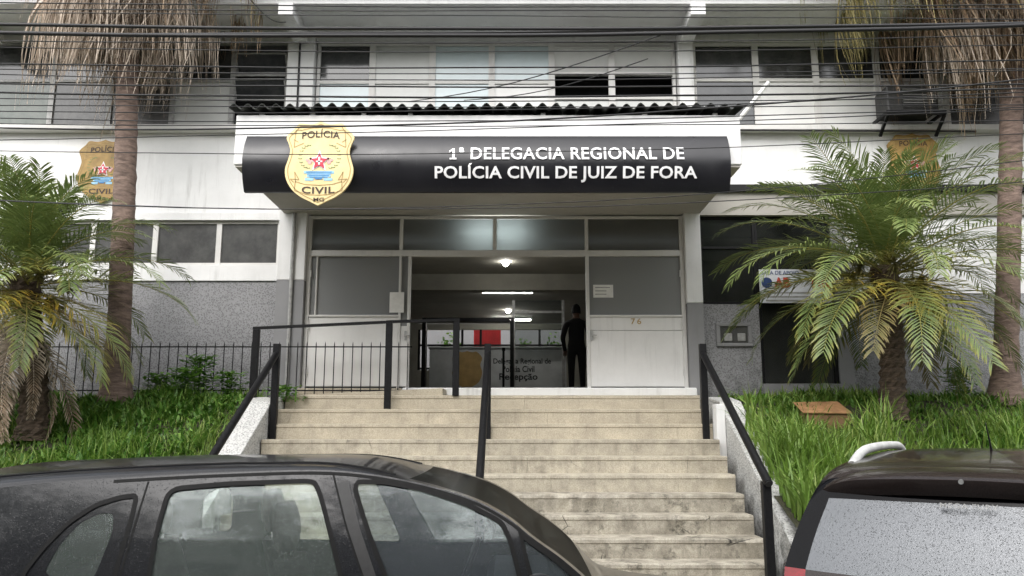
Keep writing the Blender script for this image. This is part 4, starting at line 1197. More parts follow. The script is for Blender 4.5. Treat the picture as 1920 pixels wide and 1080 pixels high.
# tall weed against the fence
def weed(x, y, h, n, seed, label):
    r = random.Random(seed); V, Fc, T = [], [], []
    z0 = ground_z(y) - .02
    for k in range(n):
        a, zz = r.uniform(0, 6.28), z0 + h * r.random() ** .8; d = Vector((math.cos(a), math.sin(a), r.uniform(-.1, .7))).normalized()
        p = Vector((x + r.gauss(0, .10), y + r.gauss(0, .05), zz)); ln = r.uniform(.06, .16); w = d.cross(Vector((0, 0, 1))).normalized() * ln * .22
        b_ = len(V); V += [tuple(p), tuple(p + d * ln * .5 + w), tuple(p + d * ln + Vector((0, 0, -.02))), tuple(p + d * ln * .5 - w)]; Fc.append((b_, b_ + 1, b_ + 2, b_ + 3)); T += [r.random() ** 2 * .6] * 4
    for k in range(6):
        b_ = len(V); xx = x + r.gauss(0, .08); V += [(xx - .006, y, z0), (xx + .006, y, z0), (xx + .004, y, z0 + h), (xx - .004, y, z0 + h)]; Fc.append((b_, b_ + 1, b_ + 2, b_ + 3)); T += [.3] * 4
    me = strip_mesh('weed_plant', V, Fc, T, 'weed_leaf'); o = bpy.data.objects.new('weed_plant', me); col.objects.link(o); tag(o, label, 'plant')
weed(at(372, 700, 11.4)[0], 11.4, .62, 420, 1, 'tall leafy weed growing up against the spiked fence')
weed(at(430, 715, 11.35)[0], 11.35, .4, 260, 7, 'ragged leafy weed in the corner between fence and ramp railing')
weed(at(345, 725, 11.0)[0], 11.0, .42, 300, 8, 'dense leafy weed on the slope before the tall weed')
weed(at(300, 720, 11.3)[0], 11.3, .36, 260, 2, 'shorter leafy weed between the bare palm trunk and the tall weed')
weed(at(533, 770, 10.9)[0], 10.93, .2, 90, 4, 'small green weed sprouting at the stair corner by the handrail post')
weed(at(1800, 740, 11.3)[0], 11.3, .45, 320, 3, 'leafy weed at the wall foot under the hanging skirt palm')
# back yard shrubs beyond the hall
def shrub(x, y, z0, h, w, n, seed, label):
    r = random.Random(seed); V, Fc, T = [], [], []
    for k in range(n):
        a = Vector((r.gauss(0, 1), r.gauss(0, 1), r.gauss(0, 1))).normalized() * r.random() ** .4
        p = Vector((x + a.x * w, y + a.y * .35, z0 + h * .5 + a.z * h * .5)); d = Vector((r.gauss(0, 1), r.gauss(0, 1), r.gauss(0, .6))).normalized() * .12; s_ = d.cross(Vector((r.gauss(0, 1), r.gauss(0, 1), 1))).normalized() * .04
        b_ = len(V); V += [tuple(p), tuple(p + d * .5 + s_), tuple(p + d), tuple(p + d * .5 - s_)]; Fc.append((b_, b_ + 1, b_ + 2, b_ + 3)); T += [r.random() ** 2] * 4
    e = empty('yard_shrub', (x, y, z0), label, 'shrub', 'shrubs in the back yard')
    V = [(a - x, b - y, c - z0) for a, b, c in V]
    o = bpy.data.objects.new('foliage', strip_mesh('foliage', V, Fc, T, 'weed_leaf')); col.objects.link(o); o.parent = e
    MB().tube([(x, y, z0), (x + .05, y, z0 + h * .6)], .04, 6).build('stem', 'date_bark', e)
shrub(-1.95, 25.4, 1.8, 2.9, .6, 900, 1, 'yard shrub seen through the hall beside the red gate')
shrub(.3, 25.6, 1.8, 2.8, .55, 900, 2, 'yard shrub seen through the hall behind the partition')
shrub(1.4, 25.6, 1.8, 2.9, .55, 900, 3, 'yard shrub seen through the hall near the standing person')

# cardboard box
(cx0, cz), (cx1, _) = at(1505, 790, 10.2), at(1592, 790, 10.2)
cb = empty('cardboard_box', ((cx0 + cx1) / 2, 10.35, 1.7), 'wet brown cardboard box lying in the long grass', 'box')
cz0 = ground_z(10.2) - .05; cz1 = at(1550, 775, 10.15)[1]
bx('carton', 'cardboard_dark', cb, cx0 + .03, cx1, 10.15, 10.52, cz0, cz1, .006)
MB().add([(cx0 - .02, 10.12, cz1 + .012), (cx1 + .02, 10.12, cz1 + .004), (cx1, 10.52, cz1 + .16), (cx0 + .0, 10.52, cz1 + .15), (cx0 - .02, 10.12, cz1 + .004), (cx1 + .02, 10.12, cz1 - .004), (cx1, 10.52, cz1 + .152), (cx0, 10.52, cz1 + .142)],
         [(0, 1, 2, 3), (7, 6, 5, 4), (0, 4, 5, 1), (1, 5, 6, 2), (2, 6, 7, 3), (3, 7, 4, 0)]).build('flap', 'cardboard', cb)

# ================================================================== OVERHEAD CABLES on two poles beyond the frame
for s, lab in ((-1, 'concrete utility pole beyond the bushy feather palm'), (1, 'concrete utility pole beyond the parked brown car')):
    e = empty('utility_pole', (s * 13.5, 7.3, .116), lab, 'utility pole')
    MB().tube([(s * 13.5, 7.3, .1), (s * 13.5, 7.3, 9.2)], [.17, .11], 14).build('pole', 'pole_concrete', e, smooth=True)
    for z in (3.2, 4.2, 5.2, 6.0): bx('crossarm', 'grey_metal', e, s * 13.5 - .06, s * 13.5 + .06, 6.5, 8.0, z, z + .08)
rw = random.Random(21)
wires = [(4, 13, 9, .006), (17, 20, 16, .006), (24, 30, 36, .005), (46, 54, 43, .017), (62, 66, 47, .019), (63, 60, 44, .012), (76, 80, 66, .006), (88, 97, 84, .005),
         (119, 127, 112, .0075), (130, 139, 128, .005), (140, 150, 131, .005), (157, 163, 158, .008), (173, 182, 166, .010), (184, 190, 182, .005), (197, 201, 196, .005),
         (209, 206, 172, .005), (222, 226, 200, .005), (240, 226, 148, .008), (232, 236, 226, .005), (262, 240, 205, .005), (282, 286, 250, .0045), (375, 384, 300, .0045), (377, 390, 340, .0045)]
for i, (a, b, c, r_) in enumerate(wires):
    Y = 6.9 + .9 * rw.random()
    P = [at(0, a, Y), at(960, b, Y), at(1920, c, Y)]
    xs_ = [-13.5 + 27 * k / 36 for k in range(37)]
    co = np.polyfit([p[0] for p in P], [p[1] for p in P], 2)
    lin = np.polyfit([P[0][0], P[2][0]], [P[0][1], P[2][1]], 1)
    pts = []
    for x in xs_:
        z = np.polyval(co, x) if abs(x) < 5.2 else np.polyval(co, math.copysign(5.2, x)) + (np.polyval(lin, x) - np.polyval(lin, math.copysign(5.2, x))) + .004 * (abs(x) - 5.2) ** 2
        pts.append((x, Y, float(z) + .004 * math.sin(x * 1.7 + i)))
    o = MB().tube(pts, r_, 6).build('overhead_cable', 'wire_black', None, smooth='all')
    thick = r_ > .011
    zone = 'under the white eaves' if b < 40 else 'across the tops of the upper windows' if b < 110 else 'across the middle of the upper windows' if b < 155 else 'just above the corrugated roof edge' if b < 203 else 'in front of the white canopy fascia' if b < 300 else 'in front of the canopy soffit'
    tag(o, 'thick black bundled cable crossing above the upper windows' if thick else 'thin dark wire strung ' + zone, 'cable', 'thick overhead cables' if thick else 'thin overhead wires')
# service drops slanting to the facade
for (u0, v0, Y0), (u1, v1, Y1), lab in (((770, 190, 11.6), (1255, 60, 7.4), 'slanting service wire from the corrugated roof up to the thick cables'), ((870, 188, 11.6), (1215, 110, 9.0), 'slanting service wire with splice crossing the open upper windows'), ((545, 40, 11.7), (470, 0, 8.5), 'service wire rising from the upper pilaster beside the grey palm skirt')):
    (xa, za), (xb, zb) = at(u0, v0, Y0), at(u1, v1, Y1)
    pts = [(xa + (xb - xa) * k / 10, Y0 + (Y1 - Y0) * k / 10, za + (zb - za) * k / 10 - .12 * math.sin(math.pi * k / 10)) for k in range(11)]
    tag(MB().tube(pts, .0065, 6).build('service_wire', 'wire_black', None, smooth='all'), lab, 'cable')

# ================================================================== ACROSS THE STREET (unseen behind the viewpoint; building raised and further trees added for reflections)
tag(bx('pavement', 'pavement', None, -60, 60, -12, -2.2, -.2, .116), kind='structure')
ob = empty('opposite_building', (-4, -12, .1), 'plain beige street building facing the station', 'building')
bx('wall', 'beige_paint', ob, -26, 18, -18, -12, .1, 13.5)
bx('roof', 'fibre_cement', ob, -26.3, 18.3, -18.3, -11.7, 13.5, 13.8)
for i in range(11):
    for z in (1.6, 4.6, 7.4, 10.2): bx('window', 'pane_dark', ob, -24.5 + i * 3.9, -22.7 + i * 3.9, -11.99, -11.95, z, z + 1.4)
def street_tree(x, y, h, R, n, seed, label):
    r = random.Random(seed); e = empty('street_tree', (x, y, .1), label, 'tree')
    m = MB(); m.tube([(x, y, .1), (x + .05, y, h * .3), (x - .03, y + .05, h * .6)], [.22, .16, .12], 12)
    tips = []
    for k in range(9):
        a = k * 2.4; t = Vector((x + math.cos(a) * R * .7, y + math.sin(a) * R * .7, h * (.72 + .2 * r.random()))); tips.append(t)
        m.tube([(x - .03, y + .05, h * (.45 + .015 * k)), tuple(Vector((x, y, h * .62)).lerp(t, .5)), tuple(t)], [.08, .05, .02], 8)
    m.build('trunk', 'date_bark', e, smooth=True)
    V, Fc, T = [], [], []
    for k in range(n):
        t = tips[k % 9]; p = t + Vector((r.gauss(0, R * .3), r.gauss(0, R * .3), r.gauss(0, R * .22))); d = Vector((r.gauss(0, 1), r.gauss(0, 1), r.gauss(-.3, .6))).normalized() * .16; s_ = d.cross(Vector((r.gauss(0, 1), r.gauss(0, 1), 1))).normalized() * .05
        b_ = len(V); p = p - Vector((x, y, .1)); V += [tuple(p), tuple(p + d * .5 + s_), tuple(p + d), tuple(p + d * .5 - s_)]; Fc.append((b_, b_ + 1, b_ + 2, b_ + 3)); T += [r.random() ** 3 * .5] * 4
    o = bpy.data.objects.new('crown', strip_mesh('crown', V, Fc, T, 'weed_leaf')); col.objects.link(o); o.parent = e
street_tree(2.2, -4.2, 9.6, 2.0, 7000, 4, 'leafy street tree on the opposite pavement facing the staircase')
street_tree(-3.4, -5.2, 11.0, 2.1, 7000, 5, 'leafy street tree added for reflections on the opposite pavement facing the spiked fence')
street_tree(-9.0, -5.0, 11.0, 2.3, 7000, 6, 'leafy street tree added for reflections on the opposite pavement facing the bushy feather palm')
street_tree(8.0, -5.4, 10.5, 2.3, 7000, 7, 'leafy street tree added for reflections on the opposite pavement facing the brown car')

# ================================================================== CARS
def fill2d(outer, holes=()):
    polys = [[Vector((a, b, 0)) for a, b in p] for p in (outer, *holes)]
    pts = [p for pl in polys for p in pl]
    return [(p.x, p.y) for p in pts], [tuple(t) for t in tessellate_polygon(polys)]
def offset_poly(poly, d):
    n = len(poly); out = []; area = sum(poly[i][0] * poly[(i + 1) % n][1] - poly[(i + 1) % n][0] * poly[i][1] for i in range(n)); sg = 1 if area > 0 else -1
    for i in range(n):
        a, b, c = Vector(poly[i - 1]), Vector(poly[i]), Vector(poly[(i + 1) % n])
        e1, e2 = (b - a).normalized(), (c - b).normalized(); n1, n2 = Vector((e1.y, -e1.x)), Vector((e2.y, -e2.x)); m_ = (n1 + n2)
        m_ = m_.normalized() if m_.length > 1e-4 else n1
        out.append(tuple(b + m_ * (d * sg / max(.5, m_.dot(n1)))))
    return out
def round_poly(p, n=4, k=.25):
    out = []; m_ = len(p)
    for i in range(m_):
        a, b, c = Vector(p[i - 1]), Vector(p[i]), Vector(p[(i + 1) % m_])
        q0, q1 = b.lerp(a, min(k, .05 / max(1e-6, (b - a).length))), b.lerp(c, min(k, .05 / max(1e-6, (c - b).length)))
        for j in range(n + 1):
            t = j / n; out.append(tuple(q0 * (1 - t) ** 2 + b * 2 * t * (1 - t) + q1 * t * t))
    return out

class Car:
    def __init__(s, root, sw): s.root = root; s.sw = sw
    def skin(s, name, outer, holes, mat, parent, side, proud=0.0, smooth='all'):
        pts, tris = fill2d(outer, holes)
        bm = bmesh.new(); vs = [bm.verts.new((a, 0, b)) for a, b in pts]
        for t in tris:
            try: bm.faces.new([vs[i] for i in t])
            except ValueError: pass
        xs_ = [p[0] for p in pts]; zs = [p[1] for p in pts]
        if max(xs_) - min(xs_) > .12:
            k = math.floor(min(xs_) / .12) + 1
            while k * .12 < max(xs_): bmesh.ops.bisect_plane(bm, geom=bm.verts[:] + bm.edges[:] + bm.faces[:], plane_co=(k * .12, 0, 0), plane_no=(1, 0, 0)); k += 1
        k = math.floor(min(zs) / .07) + 1
        while k * .07 < max(zs): bmesh.ops.bisect_plane(bm, geom=bm.verts[:] + bm.edges[:] + bm.faces[:], plane_co=(0, 0, k * .07), plane_no=(0, 0, 1)); k += 1
        for v in bm.verts: v.co.y = side * (s.sw(v.co.x, v.co.z) + proud)
        bmesh.ops.recalc_face_normals(bm, faces=bm.faces)
        bm.normal_update()
        if sum(f.normal.y * f.calc_area() for f in bm.faces) * side < 0: bmesh.ops.reverse_faces(bm, faces=bm.faces)
        me = bpy.data.meshes.new(name); bm.to_mesh(me); bm.free()
        me.polygons.foreach_set('use_smooth', [True] * len(me.polygons))
        return link(name, me, mat, parent)
    def line(s, name, pts, w, mat, parent, side, proud=.0015):
        out = []; back = []
        for i, p in enumerate(pts):
            a, b = Vector(pts[max(0, i - 1)]), Vector(pts[min(len(pts) - 1, i + 1)]); d = (b - a).normalized(); n_ = Vector((-d.y, d.x)) * w / 2
            out.append(tuple(Vector(p) + n_)); back.append(tuple(Vector(p) - n_))
        return s.skin(name, out + back[::-1], (), mat, parent, side, proud)
    def shell(s, pts, cells, rnd_h=.03):
        """pts: (x,z,bx,bz) along the outline; cells(i_frac, t) -> part key. Returns dict of MB"""
        T = [math.sin(math.pi / 2 * k / 12) for k in range(-12, 13)]
        grid = []
        for x, z, bx_, bz_ in pts:
            row = []
            for t in T:
                pr = 1 - abs(t) ** 2.4; h = s.sw(x, z)
                e = max(0, (abs(t) - .80) / .20); rr = rnd_h * math.sqrt(max(0, 1 - e * e)) if e > 0 else rnd_h
                row.append((x + bx_ * pr, t * h, z + bz_ * pr + (rr * min(1, bz_ / .022) if bz_ > 0 else 0)))
            grid.append(row)
        parts = {}
        for i in range(len(pts) - 1):
            for j in range(len(T) - 1):
                key = cells(i / (len(pts) - 1), .5 * (pts[i][0] + pts[i + 1][0]), .5 * (pts[i][1] + pts[i + 1][1]), .5 * (T[j] + T[j + 1]))
                parts.setdefault(key, []).append((i, j))
        out = {}
        for key, cl in parts.items():
            m = MB(); idx = {}
            for i, j in cl:
                f = []
                for a, b in ((i, j), (i, j + 1), (i + 1, j + 1), (i + 1, j)):
                    if (a, b) not in idx: idx[(a, b)] = len(m.v); m.v.append(grid[a][b])
                    f.append(idx[(a, b)])
                m.f.append(tuple(f))
            out[key] = m
        s.grid = grid
        return out
    def wheel(s, x, y, r, side):
        w = .2; prof = [(r * .62, -w / 2), (r * .9, -w / 2), (r * .985, -w * .38), (r, -w * .2), (r, w * .2), (r * .985, w * .38), (r * .9, w / 2), (r * .62, w / 2)]
        n = 28; m = MB(); m.grid([[(x + a * math.cos(t), y + b, r + a * math.sin(t)) for t in [2 * PI * k / n for k in range(n)]] for a, b in prof], True)
        wh = m.build('wheel', 'tyre', s.root, smooth=True)
        m = MB(); q = y + side * w * .42
        m.tube([(x, q - side * .12, r), (x, q, r)], [r * .62, r * .62], 28)
        for k in range(5):
            t = 2 * PI * k / 5; m.bar((x + .03 * math.cos(t), q + side * .012, r + .03 * math.sin(t)), (x + r * .6 * math.cos(t), q + side * .006, r + r * .6 * math.sin(t)), .06, .03)
        m.build('rim', 'silver_metal', wh, smooth=True)

def seat(root, x, y, z=.55, rear=False):
    e = MB(); e.box(x - .02, x + .46, y - .23, y + .23, z - .12, z + .02); s_ = e.build('seat', 'seat_fabric', root, bevel=.04, seg=2)
    m = MB(); rows = []
    for k in range(8):
        t = k / 7; w = .23 - .05 * t ** 2; zz = z + .60 * t; xx = x - .03 - .17 * t
        rows.append([(xx + .075 * math.cos(a) * (1 - .3 * t), y + w * math.copysign(abs(math.sin(a)) ** .6, math.sin(a)), zz) for a in [2 * PI * j / 14 for j in range(14)]])
    m.grid(rows, True); k0 = len(m.v) - 14; m.f.append(tuple(range(k0, k0 + 14))); m.build('backrest', 'seat_fabric', root, smooth=True)
    m = MB(); rows = []
    for k in range(7):
        t = k / 6; w = .135 * math.sin(PI * (.18 + .64 * t)) ** .45; rows.append([(x - .215 - .02 * t + .05 * math.cos(a) * math.sin(PI * (.12 + .76 * t)) ** .5, y + w * math.copysign(abs(math.sin(a)) ** .7, math.sin(a)), z + .63 + .21 * t) for a in [2 * PI * j / 14 for j in range(14)]])
    m.grid(rows, True); m.f.append(tuple(range(14))); k0 = len(m.v) - 14; m.f.append(tuple(range(k0, k0 + 14))); m.build('headrest', 'seat_fabric', root, smooth=True)
    m = MB(); m.tube([(x - .20, y - .05, z + .52), (x - .215, y - .05, z + .66)], .007, 6); m.tube([(x - .20, y + .05, z + .52), (x - .215, y + .05, z + .66)], .007, 6); m.build('headrest_stem', 'silver_metal', root)

def arch_bottom(x0, x1, wheels, r, z0):
    """bottom edge from front x1 back to rear x0 with wheel arches (wheels front first)"""
    pts = [(x1, z0)]
    for wx_ in wheels:
        for k in range(13):
            t = PI * k / 12; pts.append((wx_ + r * math.cos(t), z0 + .08 + (r * 1.0) * math.sin(t) if 0 < k < 12 else z0))
    pts.append((x0, z0)); return pts

# ------------------------------------------------------------------ graphite hatchback, side on
def hatchback():
    root = empty('parked_car', (0, 0, 0), 'dark graphite hatchback parked side on, beaded with rain', 'car')
    def sw(x, z):
        d = max(0, z - 1.0); w = .83 - (.33 * d + .22 * d * d)
        if z < 1.0: w = .83 + .02 * math.sin(PI * min(1, max(0, (1.0 - z) / .7))) - .07 * max(0, (.45 - z) / .3) ** 2
        f = max(0, (x - .9) / 1.05); b = max(0, (-x - 1.2) / .8)
        return w * (1 - .20 * f ** 2.4 - .09 * b ** 2.2)
    C_ = Car(root, sw)
    key = [(1.90, .22, .10, 0), (1.94, .45, .14, 0), (1.92, .66, .15, 0), (1.80, .80, .12, .02), (1.45, .84, .03, .02), (1.25, .895, .02, .01),
           (1.14, 1.0, .02, .0), (1.048, 1.095, .02, -.01), (.95, 1.175, .02, -.015), (.837, 1.25, .02, -.015), (.728, 1.33, .02, -.012), (.57, 1.405, .02, -.008), (.294, 1.476, .02, .0), (-.032, 1.515, .01, .015), (-.455, 1.507, 0, .022),
           (-.87, 1.487, 0, .04), (-1.25, 1.462, -.02, .05), (-1.60, 1.42, -.05, .07), (-1.78, 1.36, -.10, .06), (-1.85, 1.25, -.12, .0), (-1.91, 1.02, -.12, 0), (-1.96, .80, -.10, 0), (-1.99, .55, -.09, 0), (-1.96, .25, -.08, 0)]
    ol = smooth_poly(key, False, 5)
    side_top = [(p[0], p[1]) for p in ol]
    wheels = (1.22, -1.28); WR = .30
    outer = side_top + list(reversed(arch_bottom(-1.96, 1.90, wheels, .34, .22)))
    rearw = round_poly([(-.701, 1.437), (-.453, 1.458), (-.096, 1.469), (-.06, 1.412), (.002, 1.269), (.10, 1.02), (-.69, 1.04), (-.705, 1.269)])
    frontw = round_poly([(.077, 1.465), (.205, 1.465), (.366, 1.437), (.555, 1.38), (.705, 1.31), (.745, 1.229), (.80, 1.02), (.30, 1.015), (.157, 1.289)])
    quart = round_poly([(-1.20, 1.12), (-1.147, 1.219), (-1.079, 1.309), (-.991, 1.375), (-.9, 1.404), (-.835, 1.412), (-.83, 1.309), (-.84, 1.06), (-1.18, 1.085)])
    tri = [(.79, 1.255), (.90, 1.185), (1.02, 1.095), (1.06, 1.05), (.85, 1.03)]
    for sd in (-1, 1):
        C_.skin('side_panel', outer, (rearw, frontw, quart, tri), 'paint_graphite', root, sd)
        for nm, poly, mt in (('rear_window', rearw, 'car_glass'), ('front_window', frontw, 'car_glass_front'), ('quarter_window', quart, 'black_plastic'), ('vent_window', tri, 'car_glass_front')):
            if nm == 'quarter_window':
                inner = round_poly([(-1.125, 1.115), (-1.096, 1.22), (-1.037, 1.308), (-.969, 1.344), (-.91, 1.344), (-.891, 1.269), (-.92, 1.085)])
                w = C_.skin(nm, poly, (inner,), 'paint_graphite', root, sd, -.004); C_.skin('glass', inner, (), 'car_glass', w, sd, -.006)
            else: w = C_.skin(nm, poly, (), mt, root, sd, -.006)
            C_.skin('seal', offset_poly(poly, .013), (offset_poly(poly, -.006),), 'rubber', w, sd, .002)
        # door shut lines and drip rail
        top = [(p[0], p[1] - .012) for p in ol if -1.0 < p[0] < 1.0 and p[1] > 1.1]
        C_.line('drip_rail', top, .012, 'rubber', root, sd, .002)
        C_.line('door_gap', [(-.80, 1.47), (-.805, 1.3), (-.815, 1.06), (-.83, .85), (-.86, .6), (-.75, .3)], .008, 'rubber', root, sd)
        C_.line('door_gap', [(-.016, 1.497), (.069, 1.289), (.2, 1.02), (.22, .7), (.2, .26)], .008, 'rubber', root, sd)
        C_.line('door_gap', [(.99, 1.04), (1.0, .8), (.92, .3)], .008, 'rubber', root, sd)
        C_.line('belt_moulding', [(-.93, 1.045), (-.4, 1.025), (.3, 1.008), (.86, 1.012)], .022, 'rubber', root, sd, .006)
        C_.line('pillar_trim', [(.025, 1.47), (.10, 1.28), (.22, 1.03)], .05, 'black_plastic', root, sd, .0012)
        for hx in (-.72, .30):
            m = MB(); yy = sd * (sw(hx, .9) + .02); m.tube([(hx - .1, yy, .9), (hx - .06, yy + sd * .015, .905), (hx + .06, yy + sd * .015, .905), (hx + .1, yy, .9)], .013, 8); m.build('door_handle', 'paint_graphite', root, smooth=True)
        # mirror
        m = MB(); yy = sd * (sw(.9, 1.06) + .10)
        m.tube([(.80 + .02 * k, yy, 1.06) for k in range(8)], [.055, .075, .082, .083, .08, .07, .05, .02], 14)
        m.v = [(x, yy + (y - yy) * 1.25, z) for x, y, z in m.v]
        mi = m.build('mirror', 'paint_graphite', root, smooth=True)
        MB().bar((.9, sd * (sw(.9, 1.03) - .01), 1.02), (.87, yy, 1.03), .05, .03).build('arm', 'black_plastic', mi)
        m = MB().tube([(.797, yy, 1.06), (.792, yy, 1.06)], .06, 14); m.build('mirror_glass', 'silver_metal', mi)
        for wx_ in wheels: C_.wheel(wx_, sd * .72, WR, sd)
        for nm, z0, z1, x0_, x1_, mt in (('headlight', .66, .80, 1.62, 1.86, 'white_lens'), ('tail_light', .85, 1.1, -1.93, -1.80, 'red_lens')):
            C_.skin(nm, round_poly([(x0_, z0), (x1_, z0 + .01), (x1_ - .03, z1), (x0_, z1)]), (), mt, root, sd, .006)
    def cells(f, x, z, t):
        if .28 < x < 1.08 and z > 1.05 and abs(t) < .86: return 'windscreen'
        if x < -1.7 and 1.05 < z < 1.33 and abs(t) < .8: return 'rear_glass'
        if z < .30: return 'bumper_lip'
        return 'shell'
    parts = C_.shell(ol, cells, .028)
    for nm, mt in (('shell', 'paint_graphite'), ('windscreen', 'windscreen_glass'), ('rear_glass', 'car_glass'), ('bumper_lip', 'black_plastic')):
        if nm in parts: parts[nm].build({'shell': 'body_shell'}.get(nm, nm), mt, root, smooth='all')
    # roof ditch mouldings
    for sd in (-1, 1):
        m = MB(); pts = []
        for (x, z, bx_, bz_) in ol:
            if -1.55 < x < .25 and z > 1.3: 
                t = .86; pr = 1 - t ** 2.4; e = .3; pts.append((x + bx_ * pr, sd * t * sw(x, z), z + bz_ * pr + .028 * math.sqrt(1 - e * e) * min(1, max(0, bz_) / .022) + .001))
        m.tube(pts, .006, 6); m.build('roof_moulding', 'rubber', root, smooth=True)
    bx('floor_pan', 'black_plastic', root, -1.75, 1.7, -.66, .66, .2, .27)
    bx('dashboard', 'black_plastic', root, .62, .98, -.66, .66, .6, .98, .04)
    bx('bulkhead', 'black_plastic', root, .98, 1.02, -.7, .7, .27, .95)
    bx('parcel_shelf', 'black_plastic', root, -1.75, -1.35, -.62, .62, .80, .84)
    seat(root, -.05, -.36, .52); seat(root, -.32, .36, .52); seat(root, -.95, -.36, .5); seat(root, -.95, .36, .5)
    m = MB(); n = 18
    m.tube([(.50 + .19 * math.sin(2 * PI * k / n) * .35, .36 + .19 * math.cos(2 * PI * k / n), .92 + .19 * math.sin(2 * PI * k / n) * .93) for k in range(n + 1)], .016, 8); m.build('steering_wheel', 'black_plastic', root, smooth=True)
    return root
hb = hatchback(); hb.location = (-.75, 4.13, 0)

# ------------------------------------------------------------------ brown compact sport utility car, seen from behind
def brown_car():
    root = empty('parked_car', (0, 0, 0), 'dark brown car with silver roof rail and rain covered rear window', 'car')
    def sw(x, z):
        d = max(0, z - 1.0); w = .87 - (.30 * d + .28 * d * d)
        if z < 1.0: w = .87 + .02 * math.sin(PI * min(1, max(0, (1.0 - z) / .7))) - .07 * max(0, (.45 - z) / .3) ** 2
        f = max(0, (x - 1.0) / 1.1); b = max(0, (-x - 1.3) / .8)
        return w * (1 - .18 * f ** 2.4 - .10 * b ** 2.2)
    C_ = Car(root, sw)
    key = [(2.03, .25, .10, 0), (2.08, .5, .12, 0), (2.04, .78, .12, .01), (1.90, .92, .10, .03), (1.5, 1.02, .04, .05), (1.12, 1.07, .05, .05), (.98, 1.15, .10, .05), (.7, 1.32, .10, .05), (.40, 1.455, .08, .04),
           (.05, 1.50, .02, .03), (-.5, 1.512, 0, .03), (-1.0, 1.50, 0, .035), (-1.45, 1.462, -.02, .035), (-1.64, 1.40, -.06, .03), (-1.74, 1.30, -.07, 0), (-1.86, 1.10, -.08, 0), (-1.95, .93, -.10, 0), (-2.01, .75, -.10, 0), (-2.05, .5, -.08, 0), (-2.03, .25, -.07, 0)]
    ol = smooth_poly(key, False, 5)
    wheels = (1.28, -1.27); WR = .33
    outer = [(p[0], p[1]) for p in ol] + list(reversed(arch_bottom(-2.03, 2.03, wheels, .37, .25)))
    fw = round_poly([(-.02, 1.45), (.33, 1.40), (.86, 1.12), (.90, 1.06), (.05, 1.04)]); rw_ = round_poly([(-.10, 1.455), (-.8, 1.45), (-.95, 1.06), (-.03, 1.04)]); qw = round_poly([(-.90, 1.445), (-1.35, 1.40), (-1.55, 1.15), (-1.03, 1.07)])
    for sd in (-1, 1):
        C_.skin('side_panel', outer, (fw, rw_, qw), 'paint_brown', root, sd)
        for nm, poly in (('front_window', fw), ('rear_window', rw_), ('quarter_window', qw)):
            w = C_.skin(nm, poly, (), 'car_glass_front', root, sd, -.006); C_.skin('seal', offset_poly(poly, .013), (offset_poly(poly, -.006),), 'rubber', w, sd, .002)
        C_.line('door_gap', [(-.06, 1.48), (.0, 1.04), (.02, .3)], .008, 'rubber', root, sd); C_.line('door_gap', [(-.86, 1.47), (-.98, 1.05), (-.9, .6), (-.8, .3)], .008, 'rubber', root, sd)
        for wx_ in wheels: C_.wheel(wx_, sd * .76, WR, sd)
        C_.skin('headlight', round_poly([(1.6, .78), (1.98, .76), (1.88, .92), (1.6, .93)]), (), 'white_lens', root, sd, .006)
        C_.skin('tail_light_side', round_poly([(-1.70, .80), (-2.0, .76), (-1.90, 1.005), (-1.80, 1.03)]), (), 'red_lens', root, sd, .012)
        # roof rail
        pts = []
        for (x, z, bx_, bz_) in ol:
            if -1.42 < x < .25 and z > 1.4:
                t = .87; pr = 1 - t ** 2.4; k = max(0, min(1, (x + 1.42) / .35, (.25 - x) / .35)); pts.append((x + bx_ * pr, sd * t * sw(x, z), z + bz_ * pr + -.006 + .066 * math.sin(k * PI / 2)))
        m = MB(); m.tube(pts, .026, 10); m.build('roof_rail', 'pvc_white', root, smooth=True)
        m = MB(); yy = sd * (sw(.85, 1.1) + .11); m.tube([(.76 + .022 * k, yy, 1.12) for k in range(8)], [.06, .08, .088, .09, .085, .075, .055, .02], 14); m.build('mirror', 'paint_brown', root, smooth=True)
    def cells(f, x, z, t):
        if .38 < x < 1.0 and z > 1.12 and abs(t) < .86: return 'windscreen'
        if x < -1.6 and z < 1.40:
            if 1.0 < z < 1.315 and abs(t) < .88: return 'rear_glass'
            if z > 1.01: return 'glass_border'
            if .76 < z and abs(t) > .86: return 'left_lamp' if t > 0 else 'right_lamp'
        if z < .38: return 'bumper_lip'
        return 'shell'
    parts = C_.shell(ol, cells, .026)
    for nm, mt in (('shell', 'paint_brown'), ('windscreen', 'car_glass_front'), ('rear_glass', 'car_glass_wet'), ('glass_border', 'black_glass'), ('left_lamp', 'red_lens'), ('right_lamp', 'red_lens'), ('bumper_lip', 'black_plastic')):
        if nm in parts: parts[nm].build({'shell': 'body_shell', 'left_lamp': 'tail_light', 'right_lamp': 'tail_light'}.get(nm, nm), mt, root, smooth='all')
    # spoiler with a bright wet upper lip
    prof = [(-1.38, 1.515), (-1.60, 1.500), (-1.82, 1.468), (-1.845, 1.452), (-1.84, 1.425), (-1.80, 1.372), (-1.72, 1.365), (-1.50, 1.42)]
    rows = []; N = 24
    for k in range(N + 1):
        t = -1 + 2 * k / N; yy = t * .665; sh = .09 * t * t + .05 * t ** 6; dz = -.03 * t ** 2 - .05 * t ** 8
        rows.append([(x + sh, yy, z + dz) for x, z in prof])
    m = MB().grid(rows, True); m.f.append(tuple(range(8))); m.f.append(tuple(range(N * 8, N * 8 + 8)))
    sp = m.build('spoiler', 'paint_brown', root, smooth=True)
    MB().tube([(-1.835, 0, 1.445), (-1.85, 0, 1.445)], .012, 10).build('washer_nozzle', 'silver_metal', sp)
